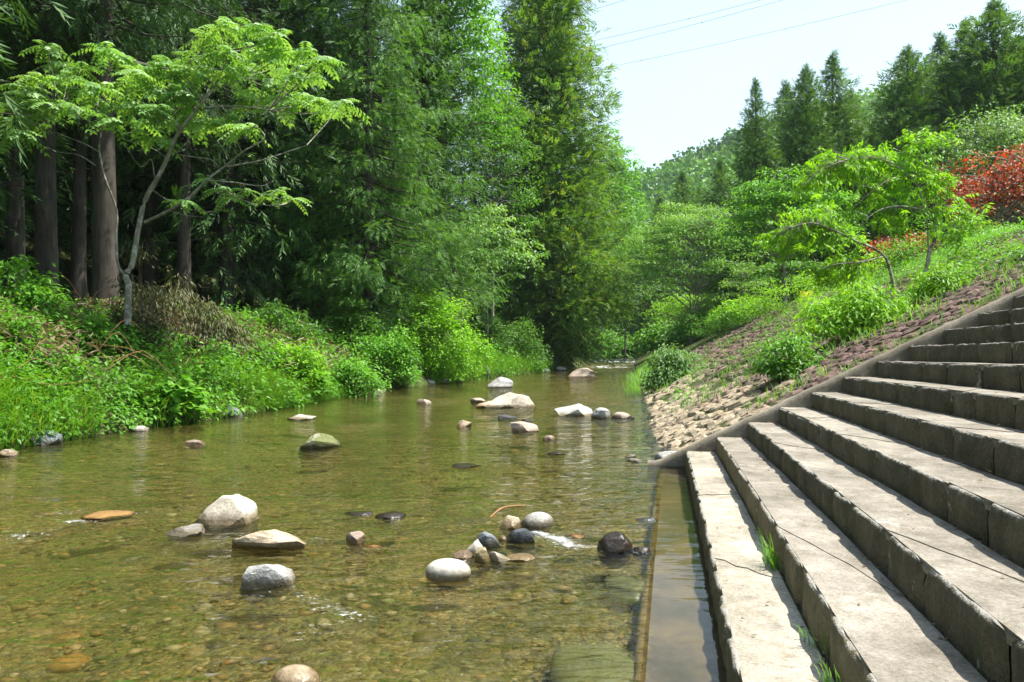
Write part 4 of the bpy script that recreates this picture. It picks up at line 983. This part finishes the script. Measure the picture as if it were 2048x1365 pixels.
bush('leafy_shrub', 20, 700, 150, 80, 'leaf_mid', 'low green shrub by the left edge above the long grass', ns=60, nl=45, leaf=.11, asp=.5, y=14.2, spray=.25)
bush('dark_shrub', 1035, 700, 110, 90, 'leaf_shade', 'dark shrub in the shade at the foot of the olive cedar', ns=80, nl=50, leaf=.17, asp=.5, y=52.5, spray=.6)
bush('leafy_shrub', 1175, 712, 110, 60, 'leaf_bright', 'green shrub on the left bank just before the far rapids', ns=80, nl=50, leaf=.17, asp=.5, y=79, spray=.6)

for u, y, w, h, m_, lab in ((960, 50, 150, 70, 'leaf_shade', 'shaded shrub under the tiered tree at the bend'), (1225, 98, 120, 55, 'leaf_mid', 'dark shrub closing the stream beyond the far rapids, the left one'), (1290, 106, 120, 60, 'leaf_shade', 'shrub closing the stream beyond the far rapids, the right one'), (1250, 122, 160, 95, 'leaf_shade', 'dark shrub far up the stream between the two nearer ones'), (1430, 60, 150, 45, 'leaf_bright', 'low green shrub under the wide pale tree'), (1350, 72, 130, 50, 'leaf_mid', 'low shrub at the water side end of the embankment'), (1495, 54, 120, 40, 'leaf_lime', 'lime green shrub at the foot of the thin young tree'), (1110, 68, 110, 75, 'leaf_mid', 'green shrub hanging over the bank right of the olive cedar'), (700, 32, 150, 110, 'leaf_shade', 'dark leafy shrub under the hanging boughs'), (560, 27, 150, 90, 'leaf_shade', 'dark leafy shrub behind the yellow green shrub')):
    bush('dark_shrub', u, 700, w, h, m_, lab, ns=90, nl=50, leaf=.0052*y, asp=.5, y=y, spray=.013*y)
def scatter_bank(n, y0, y1, d0, d1, r):
    y = 1/(1/y1+(1/y0-1/y1)*r.random(n)); d = d0+(d1-d0)*r.random(n); x = xl(y)-d
    return xyz(x, y, ground_z(x, y)), d
def undergrowth(r):
    L = Leaves(); P, d = scatter_bank(6500, 8.5, 60, .05, 7.5, r)
    h = .15+.55*r.random(len(P))*np.clip(d, .2, 1)*(1+.5*fbm(P*.5, 2, 17)); sc = np.interp(P[:, 1], [9, 40], [.8, 1.6])
    ln = fbm(P*[.45, .45, 0]+7, 2, 23)
    C = P+np.stack([r.normal(size=len(P))*.1, r.normal(size=len(P))*.1, h*sc], -1)
    keep = ln > -.2
    spray_leaves(L, r, C[keep], 0.25*sc[keep], 18, .125*sc[keep][:, None], .52, .5, .45, np.clip(.45+.5*ln[keep], 0, 1))
    L.t = [t for t in L.t]; return L
r = np.random.default_rng(21)
L = undergrowth(r); setp(link('undergrowth', L.mesh('undergrowth', M['leaf_bright'])), label='mixed low green plants covering the left bank', cat='undergrowth', kind='stuff')
def dry_litter(r):
    L = Leaves(); P, d = scatter_bank(3600, 9.5, 34, .7, 5.5, r); ln = fbm(P*[.5, .5, 0]+3, 2, 29); P = P[(ln > .05) & (r.random(len(P)) < np.interp(P[:, 1], [12, 17], [.35, .85]))]; n = len(P)
    for k in range(9):
        a = r.uniform(0, TAU, n); D = np.stack([np.cos(a), np.sin(a), r.normal(size=n)*.5], -1)
        L.add(P+np.stack([r.normal(size=n)*.22, r.normal(size=n)*.22, r.uniform(.3, .95, n)], -1), D, r.normal(size=(n, 3))+[0, 0, .8], r.uniform(.12, .34, n), r.uniform(.02, .05, n), r.random(n))
    return L
setp(link('dry_leaves', dry_litter(r).mesh('dry_leaves', M['leaf_dead'])), label='withered bamboo leaves and stalks among the plants of the left bank', cat='dead leaves', kind='stuff')
def twigs(r, n=170):
    W = Wood(); P, d = scatter_bank(n, 11., 30, .8, 5.5, r)
    for p in P:
        a = r.uniform(0, TAU); l = r.uniform(.5, 1.4); q = p+[0, 0, .35+.5*r.random()]
        W.tube(curve_pts([q, q+[math.cos(a)*l*.5, math.sin(a)*l*.5, .25*r.normal()+.1], q+[math.cos(a)*l, math.sin(a)*l*1., .2*r.normal()]], 3), np.linspace(.009, .004, 7), 4)
    return W
setp(link('dead_twigs', twigs(r).mesh('dead_twigs', M['stick'])), label='bare orange brown stalks lying over the plants of the left bank', cat='twigs', kind='stuff')

def blades(L, r, P, h, w, lean=.5, tint=None, dirs=None):
    """grass blades: three quads each, arching over"""
    n = len(P); a = r.uniform(0, TAU, n) if dirs is None else dirs+r.normal(size=n)*.7
    D = np.stack([np.cos(a), np.sin(a), np.zeros(n)], -1); S = np.stack([-np.sin(a), np.cos(a), np.zeros(n)], -1)
    le = lean*r.uniform(.3, 1.4, n); t0 = .5+.22*r.normal(size=n) if tint is None else tint
    prev = None
    for k in range(4):
        f = k/3.; c = P+D*(h*le*f*f)[:, None]+np.array([0, 0, 1.])*(h*(f-.42*le*f*f))[:, None]; ww = (w*(1-f)**.7*.5+.0005)[:, None]
        cur = (c-S*ww, c+S*ww)
        if prev is not None: L.q.append(np.stack([prev[0], prev[1], cur[1], cur[0]], 1)); L.t.append(np.clip(t0, 0, 1))
        prev = cur
def bank_grass(r):
    L = Leaves()
    P, d = scatter_bank(9000, 8.5, 24, -.02, 2.2, r); m = fbm(P*[.7, .7, 0]+11, 2, 33); k = (m > -.08) & (d < 1.0+1.2*r.random(len(P))); P = P[k]
    h = r.uniform(.45, .95, len(P))*np.interp(P[:, 1], [9, 24], [1, 1.15]); blades(L, r, P, h, r.uniform(.010, .022, len(P)), .85, tint=.55+.3*r.normal(size=len(P)), dirs=np.full(len(P), -.3))
    P, d = scatter_bank(6000, 19, 26, -.02, 1.2, r); blades(L, r, P, r.uniform(.3, .5, len(P)), np.full(len(P), .013), 1.1, tint=.3+.15*r.normal(size=len(P)), dirs=np.full(len(P), -.3))
    P, d = scatter_bank(9000, 34, 64, 0., 2.6, r); blades(L, r, P, r.uniform(.6, 1.2, len(P)), np.full(len(P), .03), .7, dirs=np.full(len(P), -.3))
    return L
setp(link('grass', bank_grass(r).mesh('grass', M['grass'])), label='long arching grass fringing the left bank', cat='grass', kind='stuff')

# ------------------------------------------------------------------ right bank: trees behind the embankment
r = np.random.default_rng(31)
tr1, cw1 = cedar_parts(r, 24, 5.6, .02, 340, 64, .44, M['cedar_far'], droop=.14, hang=-.05, tuft=.85, trunk_r=.25, power=.7, thick=.26, nodes=6, spire=.16, clump_gap=.62)
tr2, cw2 = cedar_parts(r, 24, 7.0, .04, 380, 64, .46, M['cedar_far'], droop=.12, hang=-.1, tuft=.95, trunk_r=.28, power=.65, thick=.26, nodes=6, spire=.14, clump_gap=.66)
first = {}
def far_cedar(kind, u, vtop, y, lab, group='cedars on the right bank'):
    p = gpos(u, y); h = topH(vtop, p); sc = h/24
    if kind not in first:
        o = tree_obj('cedar_tree', p, *((tr1, cw1) if kind == 1 else (tr2, cw2)), lab, 'cedar', group); o.scale = (sc*.72, sc*.72, sc); first[kind] = o
    else: o = copy_tree(first[kind], p, float(r.uniform(0, 6)), sc*float(r.uniform(.95, 1.08)), lab, group, scz=sc)
    return o
far_cedar(1, 1512, 160, 62, 'leftmost tall cedar of the right bank row, narrow and dark')
far_cedar(1, 1572, 168, 70, 'cedar just right of the leftmost one, its tip a little lower')
far_cedar(2, 1612, 135, 64, 'cedar with a thin pale tip in the middle of the right bank row')
far_cedar(1, 1664, 112, 66, 'slim cedar with a spire like top left of the gap showing the hill')
far_cedar(1, 1700, 190, 72, 'shorter cedar at the left side of the gap showing the hill')
far_cedar(2, 1815, 98, 60, 'broad dark cedar right of the gap showing the hill')
far_cedar(1, 1882, 72, 62, 'cedar between the broad one and the tall pair at the right')
far_cedar(1, 1930, 42, 60, 'left of the two tallest cedars near the right edge')
far_cedar(2, 1987, 6, 58, 'tallest cedar near the right edge of the photo')
far_cedar(2, 2075, 60, 56, 'cedar cut by the right edge of the photo')
far_cedar(1, 1365, 345, 105, 'small far cedar standing left of the right bank row')
far_cedar(1, 1440, 322, 96, 'far cedar next to the leftmost tall cedar')
far_cedar(1, 1400, 375, 115, 'small far cedar between two others in front of the hill')
far_cedar(1, 1320, 395, 125, 'lowest far cedar above the round pale tree')
for i, (u, y) in enumerate(((1540, 80), (1640, 82), (1850, 78), (1760, 84), (1960, 74), (2100, 70), (1690, 88))):
    far_cedar(1 if i % 2 else 2, u, 300, y, 'cedar filling the second row behind the right bank cedars', 'second row of cedars on the right bank')
def bl(u, y, vtop, w, mat, lab, name='broadleaf_tree', ns=150, nl=60, leaf=.24, asp=.5, spray=.9, layers=.9, droop=.5, cfrac=.62, bark='bark_grey', stems=1, trunk_r=.14, shell=.5, deep=.8):
    p = gpos(u, y); h = topH(vtop, p); cr = h*cfrac/2*1.0; R = w*y/F/2
    t_, c_ = broadleaf_parts(np.random.default_rng(int(u+y*3)), h, (0, 0, h-cr), (R, R*deep, cr), ns, nl, leaf, asp, M[mat], bark, trunk_r, stems, spray, droop, .15, layers, shell)
    return tree_obj(name, p, t_, c_, lab)
bl(1380, 60, 405, 270, 'leaf_maple', 'wide pale green tree with airy layered branches over the stream', ns=330, nl=80, leaf=.2, stems=3, cfrac=.8, layers=.7, bark='bark_pale')
bl(1570, 46, 345, 240, 'leaf_bright', 'fresh green tree with flat tiered branches in front of the right bank cedars', ns=230, nl=70, leaf=.2, cfrac=.72, layers=.85)
bl(1490, 50, 540, 110, 'leaf_maple', 'thin young tree on the crest beside the wide pale tree', ns=40, nl=40, leaf=.16, cfrac=.7, bark='bark_pale', trunk_r=.05, spray=.55)
bl(1400, 66, 590, 190, 'leaf_lime', 'low yellow green tree below the wide pale tree', ns=120, nl=55, leaf=.2, cfrac=.85, layers=.6)
bl(1985, 44, 210, 240, 'leaf_grey', 'dull green tree behind the red maple', ns=170, nl=60, leaf=.2, cfrac=.75, layers=None, droop=.7)
bl(1300, 82, 560, 190, 'leaf_shade', 'dark tree in the shade at the end of the stream', ns=150, nl=60, leaf=.3, cfrac=.9)
bl(1250, 90, 470, 150, 'leaf_mid', 'green tree left of the wide pale tree', ns=150, nl=60, leaf=.3, cfrac=.8)
bl(1580, 52, 520, 120, 'leaf_mid', 'low tree with two thin trunks in the shade behind the crest', ns=70, nl=50, leaf=.2, cfrac=.45, stems=2, trunk_r=.12)
def maple(u, y, vtop, w, lab, ns=150):
    return bl(u, y, vtop, w, 'leaf_red', lab, 'red_maple', ns=ns, nl=34, leaf=.13, asp=.6, spray=.6, layers=.3, cfrac=.8, trunk_r=.12, droop=.6, stems=2, shell=.3, deep=1.)
maple(2020, 30, 300, 270, 'red leaved maple on the crest at the right edge', 185)
maple(1800, 34, 465, 120, 'small bright red maple behind the two young trees', 60)
# ground cover shrubs on the crest line
for u, y, w, h, m, lab in ((1560, 36, 190, 70, 'leaf_lime', 'lime green shrub on the crest under the tiered tree'), (1720, 27, 230, 75, 'leaf_lime', 'lime green shrub behind the leaning young tree'), (1880, 26, 200, 85, 'leaf_bright', 'green shrub below the red maple'),
                         (1440, 50, 130, 55, 'leaf_bright', 'green shrub on the crest near the thin young tree'), (1990, 24, 160, 60, 'leaf_mid', 'low green shrub on the crest at the right edge')):
    p = gpos(u, y); a, b = bush_parts(np.random.default_rng(u), w*y/F/2, w*y/F/3, h*y/F, 80, 45, .12, .45, M[m], spray=.35)
    o = empty('shrub', p, lab, 'shrub'); link('stem', a, o); link('foliage', b, o)

# two young trees on the slope
def z6(a, b, dy, y): return at(1500+a/3.591, 240+b/3.591, y+dy)
def young_tree(base_px, y, sk, sprays, label, seed, leaf=.13, mat='leaf_lime'):
    r = np.random.default_rng(seed); W = Wood(); L = Leaves(); base = z6(*base_px, 0, y); H_ = []
    base[2] = float(ground_z(base[0], base[1]))
    for pts, r0, r1 in sk:
        c = curve_pts([z6(a, b, d, y) for a, b, d in pts], 4); W.tube(c-base, np.linspace(r0, r1, len(c)), 7); H_.append(c)
    H_ = np.concatenate(H_)
    for a, b, rx, ry, n in sprays:
        for k in range(int(n*1.2)):
            c = z6(a+r.normal()*rx*.5, b+r.normal()*ry*.5, r.normal()*rx/3.591/F*y*.5, y)
            h = H_[np.argmin(np.linalg.norm(H_-c, axis=1))]; dirv = c-h
            if np.linalg.norm(dirv) > .05: W.tube(np.stack([h, (h+c)/2+[0, 0, .03], c])-base, np.linspace(.007, .003, 3), 3)
            dirv = nrm(dirv*[1, 1, .2]+r.normal(size=3)*.35)
            m = 16; s = np.linspace(-.25, .3, m)[:, None]; R0 = c+dirv*s+np.array([0, 0, -.5])*(s+.1)**2
            D = np.array([0, 0, -.75])+nrm(np.cross(dirv, [0, 0, 1.]))*(np.where(np.arange(m) % 2, 1, -1)[:, None])*.7+dirv*.5+r.normal(size=(m, 3))*.25
            L.add(R0, D, r.normal(size=(m, 3))*.4+[0, 0, 1], leaf*r.uniform(.75, 1.25, m), leaf*.32, r.uniform(.25, .8)+r.normal(size=m)*.12)
    L.q = [q-base for q in L.q]
    return tree_obj('young_tree', base, W.mesh('trunk', M['bark_pale']), L.mesh('crown', M[mat]), label)
young_tree((1200, 1270), 16.5, [([(1195, 1290, 0), (1240, 1150, 0), (1272, 1060, 0), (1288, 950, 0), (1320, 880, 0), (1330, 780, .05), (1312, 640, .1), (1298, 610, .1)], .05, .035),
    ([(1290, 950, 0), (1278, 860, -.05), (1275, 760, -.1), (1250, 620, -.1), (1220, 520, -.1), (1180, 450, -.1), (1110, 380, -.15), (1040, 330, -.2), (900, 275, -.3), (700, 285, -.4), (500, 370, -.5), (380, 480, -.5)], .022, .004),
    ([(1180, 450, -.1), (1190, 300, 0), (1222, 180, .1), (1330, 130, .2), (1460, 85, .3)], .015, .004), ([(1255, 600, -.1), (1400, 620, .2), (1550, 680, .4), (1650, 770, .5)], .014, .004),
    ([(1250, 650, -.1), (1100, 620, -.4), (950, 640, -.6), (820, 720, -.7)], .014, .004), ([(1320, 820, 0), (1400, 780, .3), (1480, 760, .5)], .01, .004), ([(1325, 850, 0), (1400, 930, 0), (1430, 950, 0)], .008, .003), ([(1130, 400, -.1), (1000, 430, -.3), (900, 500, -.4)], .012, .004)],
    [(1300, 140, 130, 50, 12), (1430, 95, 40, 30, 4), (1170, 120, 60, 40, 5), (1200, 260, 110, 90, 14), (1100, 310, 130, 90, 20), (950, 280, 150, 80, 22), (800, 300, 140, 90, 22), (650, 330, 130, 100, 22), (500, 390, 110, 90, 18), (400, 460, 60, 70, 9), (1000, 430, 160, 110, 24), (900, 540, 110, 70, 12),
     (1100, 560, 180, 130, 22), (1280, 400, 150, 90, 16), (1390, 430, 80, 70, 8), (1350, 560, 120, 100, 14), (950, 680, 160, 90, 22), (1080, 740, 120, 70, 12), (1450, 640, 160, 90, 18), (750, 265, 200, 50, 16), (900, 250, 160, 50, 12), (560, 330, 120, 60, 10), (1580, 710, 110, 90, 14), (1400, 820, 140, 130, 14), (740, 640, 80, 50, 6)],
    'taller young tree with two pale stems and arching lime leaves on the slope', 61)
young_tree((1055, 1275), 19.4, [([(1060, 1290, 0), (1030, 1180, 0), (1000, 1060, 0), (965, 980, 0), (880, 920, -.1), (780, 880, -.2), (680, 830, -.3), (590, 790, -.4), (450, 740, -.5), (300, 770, -.6)], .045, .01),
    ([(780, 880, -.2), (700, 800, .1), (620, 700, .3)], .014, .004), ([(965, 980, 0), (800, 1020, -.4), (600, 1040, -.6), (460, 1090, -.7)], .014, .004)],
    [(450, 700, 160, 90, 26), (300, 780, 160, 110, 30), (180, 850, 100, 80, 14), (400, 850, 180, 110, 30), (560, 830, 130, 80, 16), (250, 920, 90, 60, 8), (560, 660, 120, 70, 12), (780, 830, 60, 40, 4), (620, 1060, 160, 70, 18), (760, 1080, 120, 90, 16), (500, 1090, 80, 40, 7), (700, 980, 90, 50, 8), (640, 790, 110, 50, 10), (740, 850, 90, 50, 7), (480, 710, 150, 60, 12)],
    'leaning young tree with a bent pale trunk and drooping lime leaves on the slope', 62, leaf=.15)
# plants on the slope
bush('knotweed', 1345, 775, 110, 90, 'leaf_grey', 'grey green leafy clump at the water edge of the embankment', 'plant', ns=110, nl=40, leaf=.16, asp=.35, y=25.5, spray=.35, droop=.8)
bush('leafy_shrub', 1585, 800, 135, 75, 'leaf_mid', 'green bush on the stones beside the sloping coping', ns=80, nl=36, leaf=.10, asp=.42, y=12.6, spray=.17, droop=.5)
bush('lime_shrub', 1735, 690, 230, 85, 'leaf_lime', 'low spreading lime leaved shrub on the slope above the steps', ns=130, nl=40, leaf=.12, asp=.34, y=13.8, spray=.24, droop=.8, deep=.7)
bush('lime_shrub', 1900, 640, 150, 50, 'leaf_lime', 'smaller lime leaved shrub right of the spreading one', ns=60, nl=36, leaf=.11, asp=.34, y=13.8, spray=.22, droop=.7)
def slope_grass(r):
    L = Leaves(); n = 9000
    y = 1/(1/48+(1/9.9-1/48)*r.random(n)); d = r.random(n)*9.2; x = xr(y)+d; P = xyz(x, y, ground_z(x, y)+.05)
    m = fbm(P*[.55, .55, 0]+31, 3, 43)+np.interp(d, [0, 1.5, 5, 9], [-.22, .0, .05, .28]); P = P[m > .07]
    blades(L, r, P, r.uniform(.1, .28, len(P))*np.interp(P[:, 1], [10, 40], [1, 1.8]), .012*np.interp(P[:, 1], [10, 40], [1, 2.]), .9)
    n = 3500; y = r.uniform(27, 46, n); x = xr(y)+r.normal(size=n)*.5+.5; P = xyz(x, y, ground_z(x, y)); blades(L, r, P, r.uniform(.4, .9, n), np.full(n, .025), .7)
    return L
setp(link('slope_grass', slope_grass(r).mesh('slope_grass', M['grass'])), label='tufts of grass growing between the stones of the embankment', cat='grass', kind='stuff')
def slope_weeds(r):
    L = Leaves(); n = 10000
    y = 1/(1/70+(1/9.9-1/70)*r.random(n)); d = r.random(n)*np.interp(y, [10, 30, 48], [11, 13, 17]); x = xr(y)+d; P = xyz(x, y, ground_z(x, y)+.1)
    m = fbm(P*[.5, .5, 0]+51, 3, 53)+np.interp(d, [0, 2, 5, 8, 11], [-.5, -.36, -.2, .18, .7])+np.interp(y, [12, 15], [-.35, 0]); P = P[m > .1]
    spray_leaves(L, r, P, .17*np.interp(P[:, 1], [10, 40], [1, 2.2]), 14, .09, .45, .5, .4, np.clip(.55+.2*r.normal(size=len(P)), 0, 1)); return L
setp(link('slope_weeds', slope_weeds(r).mesh('slope_weeds', M['leaf_bright'])), label='low leafy weeds creeping over the stones of the embankment', cat='weeds', kind='stuff')

# ------------------------------------------------------------------ small things
def step_litter(r):
    L = Leaves(); n = 1700
    k = r.integers(1, 12, n); S = np.where(r.random(n) < .3, SE-.35*r.random(n)**2-.02, r.uniform(1.5, 9.8, n)); f = np.where(r.random(n) < .8, .97-.10*r.random(n)**1.5, .1+.85*r.random(n))
    P = SW(edge_x(k, S)+f*TR, S, step_z(k)+.008); a = r.uniform(0, TAU, n)
    L.add(P, np.stack([np.cos(a), np.sin(a), r.normal(size=n)*.2], -1), r.normal(size=(n, 3))*.3+[0, 0, 1], r.uniform(.015, .04, n), r.uniform(.01, .02, n), r.random(n)); return L
setp(link('fallen_leaves', step_litter(np.random.default_rng(8)).mesh('fallen_leaves', M['leaf_dead'])), label='small brown fallen leaves gathered at the backs of the steps', cat='dead leaves', kind='stuff')
def tuft(k, S, label, n=26, h=.2, f=.9):
    r = np.random.default_rng(int(S*100+k)); L = Leaves(); P0 = SW(edge_x(k, S)+f*TR, S, step_z(k)); P = np.stack([r.normal(size=n)*.012, r.normal(size=n)*.05, np.zeros(n)], -1)
    blades(L, r, P, h*r.uniform(.5, 1.1, n), np.full(n, .006), .6, dirs=np.full(n, math.pi)); o = link('grass_tuft', L.mesh('grass_tuft', M['grass']), loc=P0); setp(o, label, 'grass tuft')
tuft(1, 4.6, 'green grass tuft growing in the corner between the first and second steps', 40, .24)
tuft(1, 3.4, 'thin blades of grass nearer the camera between the first and second steps', 14, .12)
tuft(1, 2.95, 'nearest small weed in the corner behind the lowest step', 12, .14)
W = Wood(); a = onwater(975, 1036); b = onwater(1050, 1020)
W.tube(curve_pts([a+[0, 0, -.02], a*.6+b*.4+[0, .05, .05], b+[0, 0, .04]], 6)-a, np.linspace(.012, .007, 13), 6)
setp(link('stick', W.mesh('stick', M['stick']), loc=a), 'curved orange brown stick lying above the heap of stones in the water', 'stick')
p = gpos(1615, 40.); p[2] = EYE+(VH-590)/F*40-.45
bm = bmesh.new(); bmesh.ops.create_grid(bm, x_segments=6, y_segments=4, size=.5)
for vtx in bm.verts: vtx.co = (vtx.co.x*.7, vtx.co.y*.2+.06*math.sin(vtx.co.x*9), vtx.co.y*.42+.05*math.sin(vtx.co.x*7))
me = bpy.data.meshes.new('yellow_sheet'); bmesh.ops.solidify(bm, geom=bm.faces[:], thickness=.01); bm.to_mesh(me); bm.free(); me.materials.append(M['yellow'])
o = link('yellow_sheet', me, loc=p+[0, 0, .45]); setp(o, 'small crumpled yellow patch on the crest in front of two thin trunks', 'sheet')
# power lines over the valley
for i, (q0, q1, lab) in enumerate((((1000, 118), (1700, -50), 'upper of the close pair of power lines crossing the sky'), ((1000, 140), (1750, -55), 'lower of the close pair of power lines crossing the sky'), ((1000, 176), (2060, -62), 'lowest power line crossing the sky alone'), ((1000, 62), (1400, -52), 'highest faint power line at the top of the photo'))):
    a, b = at(*q0, 260.), at(*q1, 190.); o = empty('power_line', a, lab, 'power line', 'power lines over the valley'); W = Wood(); t_ = np.linspace(0, 1, 40)
    pts = np.outer(t_, b-a); pts[:, 2] -= 3.2*4*t_*(1-t_)*.5; W.tube(pts, .075, 5); link('wire', W.mesh('wire', M['wire']), o)
    if i < 3:
        for f in (.35, .62, .85):
            c = pts[int(f*39)]; W = Wood(); W.tube(np.array([[c[0]-.3, c[1], c[2]], [c[0]-.15, c[1], c[2]], [c[0]+.15, c[1], c[2]], [c[0]+.3, c[1], c[2]]]), [.02, .16, .16, .02], 6); link('spacer', W.mesh('spacer', M['wire']), o)

# ------------------------------------------------------------------ air
m, t, out = new_mat('valley haze')
pv = t.nodes.new('ShaderNodeVolumePrincipled'); pv.inputs['Color'].default_value = (.80, .90, 1, 1); pv.inputs['Density'].default_value = .00014; pv.inputs['Anisotropy'].default_value = .2
t.links.new(pv.outputs[0], out.inputs['Volume'])
bm = bmesh.new(); bmesh.ops.create_cube(bm, size=1)
for v in bm.verts: v.co = (-900 if v.co.x < 0 else 1300, -170 if v.co.y < 0 else 620, -62 if v.co.z < 0 else 235)
me = bpy.data.meshes.new('haze'); bm.to_mesh(me); bm.free(); me.materials.append(m)
setp(link('haze', me), kind='stuff', label='thin bluish haze in the valley air', cat='haze')
